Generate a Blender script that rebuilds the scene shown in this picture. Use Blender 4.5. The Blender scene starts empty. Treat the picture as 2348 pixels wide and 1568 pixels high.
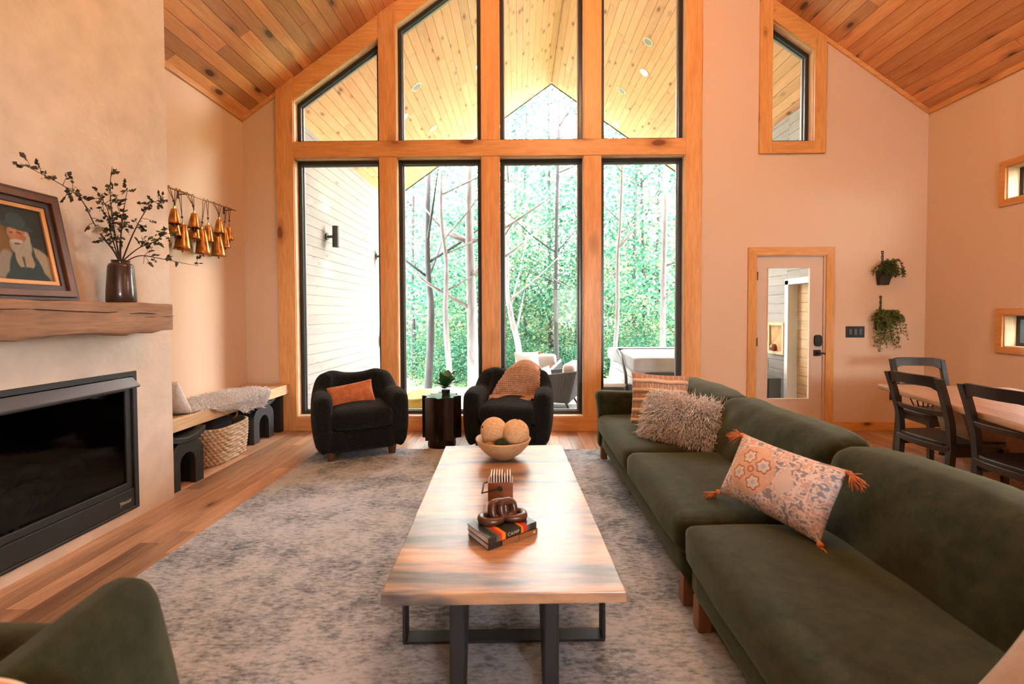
import bpy, bmesh, math, random
import numpy as np
from mathutils import Vector, Matrix, Euler
PI = math.pi
random.seed(7)
RNG = np.random.default_rng(11)
S = bpy.context.scene
COL = S.collection

# ------------------------------------------------------------------ camera
cam_d = bpy.data.cameras.new('camera')
cam = bpy.data.objects.new('camera', cam_d); COL.objects.link(cam)
cam.location = (0.0, 0.0, 1.40)
cam.rotation_euler = (Matrix.Rotation(math.radians(0.95), 3, 'Z') @ Matrix.Rotation(math.radians(90 - 1.416), 3, 'X')
                      @ Matrix.Rotation(math.radians(-0.2), 3, 'Z')).to_euler()
cam_d.sensor_width = 36.0
cam_d.lens = 1043.0 / 2348.0 * 36.0
cam_d.shift_y = -(784 - 744) / 2348.0
cam_d.clip_start = 0.05; cam_d.clip_end = 300
cam_d.dof.use_dof = True
cam_d.dof.focus_distance = 4.4
cam_d.dof.aperture_fstop = 2.8
S.camera = cam

# ------------------------------------------------------------------ world, exposure
W = bpy.data.worlds.new('overcast_sky'); S.world = W; W.use_nodes = True
W.node_tree.nodes['Background'].inputs[0].default_value = (1.0, 0.975, 0.985, 1)
W.node_tree.nodes['Background'].inputs[1].default_value = 40.0
S.view_settings.view_transform = 'Standard'
S.view_settings.look = 'None'
S.view_settings.exposure = 0.18
S.view_settings.gamma = 1.0
S.view_settings.use_curve_mapping = False
cy = S.cycles
cy.use_denoising = True
cy.max_bounces = 6; cy.diffuse_bounces = 3; cy.glossy_bounces = 2; cy.transmission_bounces = 4
cy.transparent_max_bounces = 8; cy.caustics_reflective = False; cy.caustics_refractive = False
cy.sample_clamp_indirect = 4.0
cy.use_adaptive_sampling = True; cy.adaptive_threshold = 0.17; cy.adaptive_min_samples = 16

# ------------------------------------------------------------------ added warm fill lamps, unseen above the frame (cans and two bulb rings)
WARM = (1.0, 0.58, 0.30)
FILL_CANS = [(-1.9, 2.0, 14), (-1.6, -.4, 18), (2.4, .2, 18), (.5, -1.8, 34)]
FILL_PENDANTS = [((0.75, 2.7, 4.9), 200), ((3.3, 1.5, 2.75), 30)]

# daylight portal in the opening of the tall window: gives off no light of its own, only guides the sampling of the sky
pd = bpy.data.lights.new('window_portal', 'AREA'); pd.shape = 'RECTANGLE'; pd.size = 4.6; pd.size_y = 6.0; pd.cycles.is_portal = True
po = bpy.data.objects.new('window_portal', pd); COL.objects.link(po); po.location = (-.36, 5.56, 3.1); po.rotation_euler = (-PI / 2, 0, 0)

# ------------------------------------------------------------------ room numbers
XL, XR, YB, YF = -3.29, 4.76, 5.42, -4.0
XRIDGE = 0.735; ZEAVE = 3.74; SLOPE = 0.71
def zroof(x): return ZEAVE + SLOPE * (min(x - XL, XR - x))
ANG = math.atan(SLOPE)

# ------------------------------------------------------------------ mesh helpers
class MB:
    """collects verts and faces of one mesh"""
    def __init__(self): self.v = []; self.f = []; self.mi = []
    def add(self, vs, fs, m=0):
        o = len(self.v); self.v += [tuple(map(float, p)) for p in vs]
        for f in fs: self.f.append([i + o for i in f]); self.mi.append(m)
        return self
    def box(self, x0, x1, y0, y1, z0, z1, m=0):
        vs = [(x, y, z) for z in (z0, z1) for y in (y0, y1) for x in (x0, x1)]
        fs = [(0, 2, 3, 1), (4, 5, 7, 6), (0, 1, 5, 4), (2, 6, 7, 3), (0, 4, 6, 2), (1, 3, 7, 5)]
        return self.add(vs, fs, m)
    def prism(self, poly, a0, a1, axis='Y', m=0):
        """poly: list of 2d points; axis: extrusion axis. 2d = remaining axes in order (X,Z for Y; X,Y for Z; Y,Z for X)"""
        n = len(poly)
        def P(p, a):
            return {'Y': (p[0], a, p[1]), 'Z': (p[0], p[1], a), 'X': (a, p[0], p[1])}[axis]
        vs = [P(p, a0) for p in poly] + [P(p, a1) for p in poly]
        fs = [tuple(range(n))[::-1], tuple(range(n, 2 * n))] + [(i, (i + 1) % n, n + (i + 1) % n, n + i) for i in range(n)]
        return self.add(vs, fs, m)
    def tube(self, path, r, n=8, m=0, closed=False, cap=True):
        pts = [Vector(p) for p in path]; k = len(pts)
        rs = r if isinstance(r, (list, tuple)) else [r] * k
        up = Vector((0, 0, 1)); prev = None; rings = []
        for i in range(k):
            if closed: t = pts[(i + 1) % k] - pts[i - 1]
            else: t = pts[min(i + 1, k - 1)] - pts[max(i - 1, 0)]
            t = t.normalized() if t.length > 1e-9 else Vector((0, 0, 1))
            if prev is None:
                a = up if abs(t.z) < .9 else Vector((1, 0, 0))
                u = t.cross(a).normalized()
            else:
                u = prev - t * prev.dot(t)
                u = u.normalized() if u.length > 1e-9 else t.orthogonal().normalized()
            prev = u; w = t.cross(u)
            rings.append([pts[i] + (u * math.cos(2 * PI * j / n) + w * math.sin(2 * PI * j / n)) * rs[i] for j in range(n)])
        vs = [p for ring in rings for p in ring]; fs = []
        for i in range(k if closed else k - 1):
            a, b = i * n, ((i + 1) % k) * n
            fs += [(a + j, a + (j + 1) % n, b + (j + 1) % n, b + j) for j in range(n)]
        if cap and not closed:
            fs += [tuple(range(n))[::-1], tuple((k - 1) * n + j for j in range(n))]
        return self.add(vs, fs, m)
    def lathe(self, prof, n=24, c=(0, 0, 0), m=0, wob=None):
        """prof: list of (r, z)"""
        vs = []; fs = []; k = len(prof)
        for (r, z) in prof:
            for j in range(n):
                a = 2 * PI * j / n; q = r * (wob(a, z) if wob else 1)
                vs.append((c[0] + q * math.cos(a), c[1] + q * math.sin(a), c[2] + z))
        for i in range(k - 1):
            fs += [(i * n + j, i * n + (j + 1) % n, (i + 1) * n + (j + 1) % n, (i + 1) * n + j) for j in range(n)]
        if prof[0][0] > 1e-5: fs.append(tuple(range(n))[::-1])
        if prof[-1][0] > 1e-5: fs.append(tuple((k - 1) * n + j for j in range(n)))
        return self.add(vs, fs, m)
    def grid(self, fn, nu, nv, m=0, wrap=False):
        vs = [fn(i / nu, j / nv) for j in range(nv + 1) for i in range(nu + (0 if wrap else 1))]
        c = nu if wrap else nu + 1
        fs = []
        for j in range(nv):
            for i in range(nu):
                i2 = (i + 1) % c
                fs.append((j * c + i, j * c + i2, (j + 1) * c + i2, (j + 1) * c + i))
        return self.add(vs, fs, m)
    def soft(self, c, s, r, n=10, crown=(0, 0, 0), noise=0, seed=0, m=0, fn=None):
        """rounded box: centre c, half sizes s, edge radius r, bulge of the faces"""
        cx, cy, cz = c; sx, sy, sz = s; idx = {}; vs = []; fs = []
        rnd = np.random.default_rng(seed)
        ph = rnd.uniform(0, 6.28, (6,)); 
        def V(i, j, k):
            key = (i, j, k)
            if key in idx: return idx[key]
            p = []
            for q, sd in ((i, sx), (j, sy), (k, sz)):
                t = q / n * 2 - 1
                t = math.copysign(abs(t) ** .75, t)
                p.append(t * sd)
            rr = min(r, sx, sy, sz)
            inner = [max(-(h - rr), min(h - rr, q)) for q, h in zip(p, s)]
            d = Vector([a - b for a, b in zip(p, inner)])
            d = d.normalized() if d.length > 1e-9 else Vector((0, 0, 1))
            q = Vector(inner) + d * rr
            u = [q[a] / s[a] for a in range(3)]
            b = [crown[0] * (1 - u[1] ** 2) * (1 - u[2] ** 2), crown[1] * (1 - u[0] ** 2) * (1 - u[2] ** 2), crown[2] * (1 - u[0] ** 2) * (1 - u[1] ** 2)]
            for a in range(3): q[a] += b[a] * math.copysign(1, u[a]) * min(1, abs(u[a]) ** 2)
            if noise:
                w = noise * (math.sin(q.x * 9 + ph[0] + 3 * math.sin(q.y * 5 + ph[1])) * math.sin(q.y * 8 + ph[2]) + .6 * math.sin(q.z * 14 + q.x * 6 + q.y * 7 + ph[3]))
                q += d * w
            if fn: q = Vector(fn(q, u))
            vs.append((cx + q.x, cy + q.y, cz + q.z)); idx[key] = len(vs) - 1
            return idx[key]
        R = range(n)
        for a in R:
            for b in R:
                fs += [(V(a, b, 0), V(a, b + 1, 0), V(a + 1, b + 1, 0), V(a + 1, b, 0)), (V(a, b, n), V(a + 1, b, n), V(a + 1, b + 1, n), V(a, b + 1, n)),
                       (V(a, 0, b), V(a + 1, 0, b), V(a + 1, 0, b + 1), V(a, 0, b + 1)), (V(a, n, b), V(a, n, b + 1), V(a + 1, n, b + 1), V(a + 1, n, b)),
                       (V(0, a, b), V(0, a, b + 1), V(0, a + 1, b + 1), V(0, a + 1, b)), (V(n, a, b), V(n, a + 1, b), V(n, a + 1, b + 1), V(n, a, b + 1))]
        return self.add(vs, fs, m)
    def pillow(self, w, h, t, n=20, pinch=.07, m=0, wr=.004, seed=0):
        """pillow in local XZ plane facing -Y, centre at origin"""
        ph = np.random.default_rng(seed).uniform(0, 6.28, 6)
        for sgn in (-1, 1):
            def fn(a, b):
                u, v = a * 2 - 1, b * 2 - 1
                x = u * w / 2 * (1 - pinch * (1 - v * v)); z = v * h / 2 * (1 - pinch * 1.2 * (1 - u * u))
                th = t / 2 * max(0, (1 - abs(u) ** 2.6)) ** .55 * max(0, (1 - abs(v) ** 2.6)) ** .55
                th += wr * math.sin(u * 7 + ph[0] + 2 * math.sin(v * 4 + ph[1])) * (1 - u ** 4) * (1 - v ** 4)
                return (x, sgn * th, z) if sgn < 0 else (-x, sgn * th, z)
            self.grid(fn, n, n, m)
        return self
    def xf(self, M):
        self.v = [tuple(M @ Vector(p)) for p in self.v]; return self
    def mesh(self, name, mats, smooth=False, bevel=0, seg=2, merge=1e-5, auto=None):
        me = bpy.data.meshes.new(name)
        me.from_pydata(self.v, [], self.f)
        if any(self.mi): me.polygons.foreach_set('material_index', self.mi)
        for mm in (mats if isinstance(mats, (list, tuple)) else [mats]): me.materials.append(mm)
        bm = bmesh.new(); bm.from_mesh(me)
        if merge: bmesh.ops.remove_doubles(bm, verts=bm.verts, dist=merge)
        bmesh.ops.recalc_face_normals(bm, faces=bm.faces)
        if bevel:
            es = [e for e in bm.edges if len(e.link_faces) == 2 and e.calc_face_angle(0) > .5]
            bmesh.ops.bevel(bm, geom=es, offset=bevel, segments=seg, profile=.5, affect='EDGES', clamp_overlap=True)
        bm.to_mesh(me); bm.free()
        if smooth:
            me.polygons.foreach_set('use_smooth', [True] * len(me.polygons))
            if auto: me.set_sharp_from_angle(angle=auto)
        me.update()
        return me
    def build(self, name, mats, parent=None, smooth=False, bevel=0, seg=2, auto=None, merge=1e-5, label=None, cat=None, group=None, kind=None):
        return put(name, self.mesh(name, mats, smooth, bevel, seg, merge, auto), parent, label, cat, group, kind)

def put(name, me, parent=None, label=None, cat=None, group=None, kind=None, M=None):
    o = bpy.data.objects.new(name, me); COL.objects.link(o)
    if parent: o.parent = parent
    if M is not None: o.matrix_local = M
    return tag(o, label, cat, group, kind)
def tag(o, label=None, cat=None, group=None, kind=None):
    if label: o['label'] = label
    if cat: o['category'] = cat
    if group: o['group'] = group
    if kind: o['kind'] = kind
    return o
def empty(name, loc=(0, 0, 0), rz=0, label=None, cat=None, group=None, kind=None, M=None):
    o = bpy.data.objects.new(name, None); COL.objects.link(o); o.empty_display_size = .05
    o.location = loc; o.rotation_euler = (0, 0, rz)
    if M is not None: o.matrix_world = M
    return tag(o, label, cat, group, kind)
def copy_tree(o, parent=None):
    c = o.copy(); COL.objects.link(c); c.parent = parent
    for ch in list(o.children): copy_tree(ch, c)
    return c
def axes(o, x, z):
    """matrix with origin o, local x along x, local z near z (y = z cross x)"""
    x = Vector(x).normalized(); y = Vector(z).cross(x).normalized(); z = x.cross(y)
    return Matrix(((x.x, y.x, z.x, o[0]), (x.y, y.y, z.y, o[1]), (x.z, y.z, z.z, o[2]), (0, 0, 0, 1)))

# ------------------------------------------------------------------ materials
def new_mat(name):
    m = bpy.data.materials.new(name); m.use_nodes = True
    nt = m.node_tree; b = nt.nodes['Principled BSDF']
    return m, nt, b
def nd(nt, t, **kw):
    n = nt.nodes.new(t)
    for k, v in kw.items():
        if k.startswith('i_'):
            key = k[2:]; key = int(key) if key.isdigit() else key.replace('_', ' ')
            n.inputs[key].default_value = v
        else: setattr(n, k, v)
    return n
def ramp(nt, stops, interp='LINEAR'):
    r = nt.nodes.new('ShaderNodeValToRGB'); cr = r.color_ramp; cr.interpolation = interp
    while len(cr.elements) < len(stops): cr.elements.new(.5)
    for e, (p, c) in zip(cr.elements, stops):
        e.position = p; e.color = (*c, 1) if len(c) == 3 else c
    return r
def coords(nt, scale=(1, 1, 1), rnd=0, kind='Object'):
    tc = nt.nodes.new('ShaderNodeTexCoord'); mp = nt.nodes.new('ShaderNodeMapping')
    mp.inputs['Scale'].default_value = scale
    nt.links.new(tc.outputs[kind], mp.inputs['Vector'])
    if rnd:
        oi = nt.nodes.new('ShaderNodeObjectInfo'); mu = nd(nt, 'ShaderNodeMath', operation='MULTIPLY'); mu.inputs[1].default_value = rnd
        nt.links.new(oi.outputs['Random'], mu.inputs[0])
        cb = nt.nodes.new('ShaderNodeCombineXYZ')
        for k in range(3): nt.links.new(mu.outputs[0], cb.inputs[k])
        nt.links.new(cb.outputs[0], mp.inputs['Location'])
    return mp.outputs[0]
def mixc(nt, fac, a, b, mode='MIX'):
    m = nt.nodes.new('ShaderNodeMix'); m.data_type = 'RGBA'; m.blend_type = mode
    for sock, v in ((m.inputs[0], fac), (m.inputs[6], a), (m.inputs[7], b)):
        if isinstance(v, bpy.types.NodeSocket): nt.links.new(v, sock)
        else: sock.default_value = v if not isinstance(v, tuple) else ((*v, 1) if len(v) == 3 else v)
    return m.outputs[2]
def bump(nt, b, h, strength=.3, dist=.01):
    bp = nt.nodes.new('ShaderNodeBump'); bp.inputs['Strength'].default_value = strength; bp.inputs['Distance'].default_value = dist
    nt.links.new(h, bp.inputs['Height']); nt.links.new(bp.outputs[0], b.inputs['Normal'])
def plain(name, c, rough=.5, metal=0, var=0, vscale=8, bmp=0, bscale=60, bdist=.004, coat=0, sheen=0, detail=3, c2=None):
    m, nt, b = new_mat(name)
    b.inputs['Base Color'].default_value = (*c, 1); b.inputs['Roughness'].default_value = rough; b.inputs['Metallic'].default_value = metal
    if coat: b.inputs['Coat Weight'].default_value = coat; b.inputs['Coat Roughness'].default_value = .12
    if sheen: b.inputs['Sheen Weight'].default_value = sheen; b.inputs['Sheen Roughness'].default_value = .4
    if var or bmp: v = coords(nt)
    if var:
        n = nd(nt, 'ShaderNodeTexNoise', i_Scale=vscale, i_Detail=4.0); nt.links.new(v, n.inputs['Vector'])
        hi = c2 if c2 else tuple(min(1, q * (1 + var)) for q in c)
        r = ramp(nt, [(.3, tuple(q * (1 - var) for q in c) if not c2 else c), (.7, hi)])
        nt.links.new(n.outputs['Fac'], r.inputs[0]); nt.links.new(r.outputs[0], b.inputs['Base Color'])
    if bmp:
        n = nd(nt, 'ShaderNodeTexNoise', i_Scale=bscale, i_Detail=float(detail)); nt.links.new(v, n.inputs['Vector'])
        bump(nt, b, n.outputs['Fac'], bmp, bdist)
    return m
def wood(name, c1, c2, knot=(.12, .05, .02), axis='Y', grain=1.0, knots=2.6, kthr=.07, rough=.45, var=.25, rnd=60, coat=0, hue=.0, streak=.5, sat=1.0):
    """boards: long grain along axis, knots, a tint per object"""
    m, nt, b = new_mat(name); L = nt.links
    g = {'X': (.09, 1, 1), 'Y': (1, .09, 1), 'Z': (1, 1, .09)}[axis]
    v = coords(nt, tuple(q * grain for q in g), rnd)
    n1 = nd(nt, 'ShaderNodeTexNoise', i_Scale=7.0, i_Detail=5.0, i_Roughness=.6, i_Distortion=.5); L.new(v, n1.inputs['Vector'])
    n2 = nd(nt, 'ShaderNodeTexNoise', i_Scale=60.0, i_Detail=2.0, i_Roughness=.5); L.new(v, n2.inputs['Vector'])
    r1 = ramp(nt, [(.30, c1), (.72, c2)]); L.new(n1.outputs['Fac'], r1.inputs[0])
    r2 = ramp(nt, [(.35, (1 - streak * .35,) * 3), (.65, (1, 1, 1))]); L.new(n2.outputs['Fac'], r2.inputs[0])
    col = mixc(nt, 1.0, r1.outputs[0], r2.outputs[0], 'MULTIPLY')
    if knots:
        k = {'X': (.45, 1, 1), 'Y': (1, .45, 1), 'Z': (1, 1, .45)}[axis]
        v2 = coords(nt, k, rnd)
        vo = nd(nt, 'ShaderNodeTexVoronoi', i_Scale=knots, i_Randomness=1.0); L.new(v2, vo.inputs['Vector'])
        nz = nd(nt, 'ShaderNodeTexNoise', i_Scale=14.0); L.new(v2, nz.inputs['Vector'])
        ad = nd(nt, 'ShaderNodeMath', operation='MULTIPLY_ADD'); L.new(nz.outputs['Fac'], ad.inputs[0]); ad.inputs[1].default_value = .05; L.new(vo.outputs['Distance'], ad.inputs[2])
        rk = ramp(nt, [(0, (1, 1, 1)), (kthr * .75, (1, 1, 1)), (kthr, (.45, .45, .45)), (kthr * 1.9, (0, 0, 0))]); L.new(ad.outputs[0], rk.inputs[0])
        col = mixc(nt, rk.outputs[0], col, knot)
    oi = nt.nodes.new('ShaderNodeObjectInfo')
    mr = nd(nt, 'ShaderNodeMapRange'); L.new(oi.outputs['Random'], mr.inputs[0]); mr.inputs[3].default_value = 1 - var; mr.inputs[4].default_value = 1 + var * .6
    hs = nt.nodes.new('ShaderNodeHueSaturation'); L.new(col, hs.inputs['Color']); L.new(mr.outputs[0], hs.inputs['Value']); hs.inputs['Saturation'].default_value = sat
    L.new(hs.outputs[0], b.inputs['Base Color'])
    b.inputs['Roughness'].default_value = rough
    if coat: b.inputs['Coat Weight'].default_value = coat; b.inputs['Coat Roughness'].default_value = .15
    bump(nt, b, n2.outputs['Fac'], .12, .002)
    return m
def fabric(name, c1, c2, scale=4, fine=220, bmp=.35, rough=.95, sheen=.25, bdist=.003):
    m, nt, b = new_mat(name); L = nt.links; v = coords(nt)
    n1 = nd(nt, 'ShaderNodeTexNoise', i_Scale=scale, i_Detail=6.0, i_Roughness=.65); L.new(v, n1.inputs['Vector'])
    r = ramp(nt, [(.32, c1), (.68, c2)]); L.new(n1.outputs['Fac'], r.inputs[0]); L.new(r.outputs[0], b.inputs['Base Color'])
    n2 = nd(nt, 'ShaderNodeTexNoise', i_Scale=float(fine), i_Detail=2.0); L.new(v, n2.inputs['Vector'])
    bump(nt, b, n2.outputs['Fac'], bmp, bdist)
    b.inputs['Roughness'].default_value = rough; b.inputs['Sheen Weight'].default_value = sheen; b.inputs['Sheen Roughness'].default_value = .5
    b.inputs['Specular IOR Level'].default_value = .2
    return m
def wool(name, c):
    m = bpy.data.materials.new(name); m.use_nodes = True; nt = m.node_tree; nt.nodes.clear(); L = nt.links
    o = nt.nodes.new('ShaderNodeOutputMaterial'); d = nt.nodes.new('ShaderNodeBsdfDiffuse'); t = nt.nodes.new('ShaderNodeBsdfTranslucent'); mx = nt.nodes.new('ShaderNodeMixShader'); mx.inputs[0].default_value = .1
    n = nd(nt, 'ShaderNodeTexNoise', i_Scale=14.0, i_Detail=3.0); L.new(coords(nt), n.inputs['Vector']); r = ramp(nt, [(.3, tuple(q * .92 for q in c)), (.7, c)]); L.new(n.outputs['Fac'], r.inputs[0])
    for q in (d, t): L.new(r.outputs[0], q.inputs[0])
    L.new(d.outputs[0], mx.inputs[1]); L.new(t.outputs[0], mx.inputs[2]); L.new(mx.outputs[0], o.inputs[0]); return m
def vcol(name, rough=.8, attr='Col', sheen=0, bmp=0, bscale=200):
    m, nt, b = new_mat(name)
    a = nd(nt, 'ShaderNodeVertexColor', layer_name=attr); nt.links.new(a.outputs[0], b.inputs['Base Color'])
    b.inputs['Roughness'].default_value = rough
    if sheen: b.inputs['Sheen Weight'].default_value = sheen
    if bmp:
        n = nd(nt, 'ShaderNodeTexNoise', i_Scale=bscale); nt.links.new(coords(nt), n.inputs['Vector']); bump(nt, b, n.outputs['Fac'], bmp, .003)
    return m
def glass(name, tint=(1, 1, 1), rough=0.0, ior=1.45, scale=1.0):
    m = bpy.data.materials.new(name); m.use_nodes = True; nt = m.node_tree; nt.nodes.clear()
    o = nt.nodes.new('ShaderNodeOutputMaterial'); t = nt.nodes.new('ShaderNodeBsdfTransparent'); g = nt.nodes.new('ShaderNodeBsdfGlossy')
    t.inputs[0].default_value = (*tint, 1); g.inputs['Roughness'].default_value = rough
    f = nd(nt, 'ShaderNodeFresnel'); f.inputs[0].default_value = ior
    mu = nd(nt, 'ShaderNodeMath', operation='MULTIPLY'); mu.inputs[1].default_value = scale; nt.links.new(f.outputs[0], mu.inputs[0])
    mx = nt.nodes.new('ShaderNodeMixShader'); nt.links.new(mu.outputs[0], mx.inputs[0]); nt.links.new(t.outputs[0], mx.inputs[1]); nt.links.new(g.outputs[0], mx.inputs[2])
    nt.links.new(mx.outputs[0], o.inputs[0]); return m
def emit(name, c, s):
    m, nt, b = new_mat(name); m.cycles.emission_sampling = 'NONE'; b.inputs['Base Color'].default_value = (*c, 1)
    b.inputs['Emission Color'].default_value = (*c, 1); b.inputs['Emission Strength'].default_value = s; return m
def set_colors(me, fn, attr='Col'):
    """fn(vertex co) -> rgb, stored per vertex"""
    a = me.color_attributes.new(attr, 'FLOAT_COLOR', 'POINT')
    buf = np.ones((len(me.vertices), 4), dtype=np.float32)
    for i, v in enumerate(me.vertices): buf[i, :3] = fn(v.co)
    a.data.foreach_set('color', buf.ravel())

MT = {}
MT['wall'] = plain('wall_paint', (.72, .535, .375), .85, bmp=.08, bscale=180, bdist=.002)
MT['plaster'] = plain('chimney_plaster', (.70, .60, .50), .9, var=.10, vscale=5, bmp=.5, bscale=28, bdist=.006, detail=8)
MT['ceil'] = wood('ceiling_pine', (.64, .25, .085), (.82, .42, .17), knot=(.12, .04, .02), knots=4.2, kthr=.16, rough=.38, var=.34, streak=.4)
MT['soffit'] = wood('soffit_pine', (.80, .38, .19), (.90, .50, .30), knot=(.26, .09, .03), knots=6.5, kthr=.16, rough=.45, var=.12, streak=.3)
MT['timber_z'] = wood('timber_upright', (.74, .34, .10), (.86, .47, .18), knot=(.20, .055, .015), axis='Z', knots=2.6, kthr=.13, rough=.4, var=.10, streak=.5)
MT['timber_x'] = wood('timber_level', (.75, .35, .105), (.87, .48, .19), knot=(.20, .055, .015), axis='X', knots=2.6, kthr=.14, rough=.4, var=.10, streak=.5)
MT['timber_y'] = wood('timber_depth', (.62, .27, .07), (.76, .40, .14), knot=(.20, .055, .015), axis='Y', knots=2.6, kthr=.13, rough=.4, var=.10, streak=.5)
MT['reveal'] = wood('pine_reveal', (.70, .46, .26), (.80, .58, .36), axis='Z', knots=2, kthr=.05, rough=.5, var=.05)
MT['casing_z'] = wood('casing_upright', (.70, .33, .09), (.80, .43, .14), knot=(.18, .05, .015), axis='Z', knots=5, kthr=.13, rough=.4, var=.08)
MT['casing_x'] = wood('casing_level', (.70, .33, .09), (.80, .43, .14), knot=(.18, .05, .015), axis='X', knots=5, kthr=.13, rough=.4, var=.08)
MT['floor'] = wood('hickory_floor', (.33, .175, .10), (.64, .40, .25), knot=(.07, .03, .015), knots=2.2, kthr=.085, rough=.33, var=.5, streak=.6)
MT['siding'] = wood('whitewashed_siding', (.25, .222, .197), (.31, .283, .257), knot=(.17, .125, .09), axis='Y', knots=4.5, kthr=.12, rough=.7, var=.05, streak=.25)
MT['siding_n'] = wood('natural_siding', (.55, .36, .18), (.66, .47, .27), knot=(.28, .13, .05), axis='Y', knots=4.5, kthr=.13, rough=.6, var=.06, streak=.25)
MT['deck'] = wood('deck_grey', (.60, .57, .54), (.72, .69, .66), axis='X', knots=0, rough=.5, var=.06)
MT['black'] = plain('black_metal', (.012, .013, .014), .6, bmp=.05, bscale=300)
MT['frame'] = plain('black_window_frame', (.015, .018, .02), .3)
MT['door'] = plain('door_paint', (.66, .52, .40), .55)
MT['glass'] = glass('window_glass', scale=.2)
MT['sill'] = plain('pale_sill', (.80, .66, .54), .4)
# ================================================================== the room shell
def board_mesh(cache, w, l, t, mat, bev=.0):
    key = (round(w, 4), round(l, 3), round(t, 4), mat.name)
    if key not in cache: cache[key] = MB().box(0, w, 0, l, 0, t).mesh('board', mat)
    return cache[key]
BC = {}
# ---- floor
floor = MB().box(XL - .2, XR + .2, YF - .2, YB + .2, -.14, -.021).build('floor', plain('subfloor', (.10, .06, .04), .9), kind='structure', label='hickory plank floor in mixed brown tones')
BW = .12; rest = MB(); k = 0
x = XL
while x < XR:
    w = min(BW, XR - x); y = YF - random.random() * .8
    while y < YB:
        l = random.choice((.7, .95, 1.2, 1.5, 1.9)); y0 = max(y, YF); y1 = min(y + l, YB); xc = x + w / 2
        if y1 - y0 > .05:
            seen = (xc < -1.9 and y1 > 1.2 and y0 < 5.5) or (xc < 1.6 and y1 > 4.45) or (xc > 1.5 and y1 > 2.7)
            if seen:
                put('floor_board', board_mesh(BC, w - .0018, y1 - y0 - .0015, .021, MT['floor']), floor, M=Matrix.Translation((x, y0, -.021)))
            else: rest.box(x, x + w - .0018, y0, y1 - .0015, -.021, 0)
        y += l
    x += BW
rest.build('floor_boards', MT['floor'], floor, kind='stuff')

# ---- ceiling and porch soffit
def slope_M(side, s, y, lift=0):
    """local x up the slope, y along the ridge, z out of the roof"""
    c, sn = math.cos(ANG), math.sin(ANG)
    if side < 0: o = Vector((XL, y, ZEAVE)) + Vector((c, 0, sn)) * s; xa = Vector((c, 0, sn)); za = Vector((-sn, 0, c)); ya = Vector((0, 1, 0))
    else: o = Vector((XR, y, ZEAVE)) + Vector((-c, 0, sn)) * s; xa = Vector((-c, 0, sn)); za = Vector((sn, 0, c)); ya = Vector((0, 1, 0))
    o = o + za * lift
    return Matrix(((xa.x, ya.x, za.x, o.x), (xa.y, ya.y, za.y, o.y), (xa.z, ya.z, za.z, o.z), (0, 0, 0, 1)))
SL = (XRIDGE - XL) / math.cos(ANG)
def roof_slab(name, y0, y1, mat, **kw):
    c, sn = math.cos(ANG), math.sin(ANG); a, b = .019, .25
    ov = .25 if y0 > 5 else .12
    p = [(XL - ov, ZEAVE - ov * SLOPE + a / c), (XRIDGE, ZEAVE + SLOPE * (XRIDGE - XL) + a / c), (XR + ov, ZEAVE - ov * SLOPE + a / c),
         (XR + ov, ZEAVE - ov * SLOPE + b / c), (XRIDGE, ZEAVE + SLOPE * (XRIDGE - XL) + b / c), (XL - ov, ZEAVE - ov * SLOPE + b / c)]
    return MB().prism(p, y0, y1, 'Y').build(name, mat, **kw)
ceiling = roof_slab('ceiling', YF - .1, YB + .02, plain('ceiling_backing', (.09, .04, .018), .9), kind='structure', label='sloped knotty pine board ceiling')
porch_ceiling = roof_slab('porch_ceiling', YB + .22, 10.45, plain('soffit_backing', (.16, .09, .04), .9), kind='structure', label='knotty pine porch ceiling beyond the glass')
def lay_slopes(root, y_start, y_end, mat, w, lens, pname):
    for side in (-1, 1):
        s = 0.0
        while s < SL - .01:
            ww = min(w, SL - s); y = y_start - random.random() * 1.5
            while y < y_end:
                l = random.choice(lens); y0 = max(y, y_start); y1 = min(y + l, y_end)
                if y1 - y0 > .03:
                    me = board_mesh(BC, ww - .004, y1 - y0 - .002, .018, mat)
                    if side > 0:
                        key = ('m', me.name)
                        if key not in BC:
                            BC[key] = me.copy()
                            BC[key].flip_normals()
                    o = put(pname, BC.get(('m', me.name), me) if side > 0 else me, root, M=slope_M(side, s, y0))
                y += l
            s += w
lay_slopes(ceiling, YF, YB, MT['ceil'], .133, (2.1, 2.8, 3.4, 4.2), 'ceiling_board')
lay_slopes(porch_ceiling, YB + .22, 10.44, MT['soffit'], .133, (1.8, 2.4, 3.2), 'soffit_board')
fas = MB()
for side in (-1, 1):
    b = MB().box(0, SL, 0, .03, -.012, .03); b.xf(slope_M(side, 0, 10.45)); fas.add(b.v, b.f)
fas.build('trim_1', plain('dark_drip_edge', (.05, .045, .04), .6), kind='structure')

# ---- walls
def strip(mb, x0, x1, z0, z1=None, y0=YB, y1=YB + .2, drop=0):
    if z1 is not None: mb.box(x0, x1, y0, y1, z0, z1)
    else:
        xs = [x0] + ([XRIDGE] if x0 < XRIDGE < x1 else []) + [x1]
        mb.prism([(x0, z0), (x1, z0)] + [(q, zroof(q) - drop + .02) for q in reversed(xs)], y0, y1, 'Y')
wb = MB()
strip(wb, XL - .2, -2.80, -.1); 
strip(wb, 2.06, 2.79, -.1); strip(wb, 2.79, 2.945, 2.07); strip(wb, 2.945, 3.43, 2.07, 3.39)
wb.prism([(2.945, zroof(2.945) - .245), (3.43, zroof(3.43) - .245), (3.43, zroof(3.43) + .02), (2.945, zroof(2.945) + .02)], YB, YB + .2, 'Y')
strip(wb, 3.43, 3.60, 2.07); strip(wb, 3.60, XR + .2, -.1)
wb.build('wall_back', MT['wall'], kind='structure', label='beige painted gable wall beside the tall windows')
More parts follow.
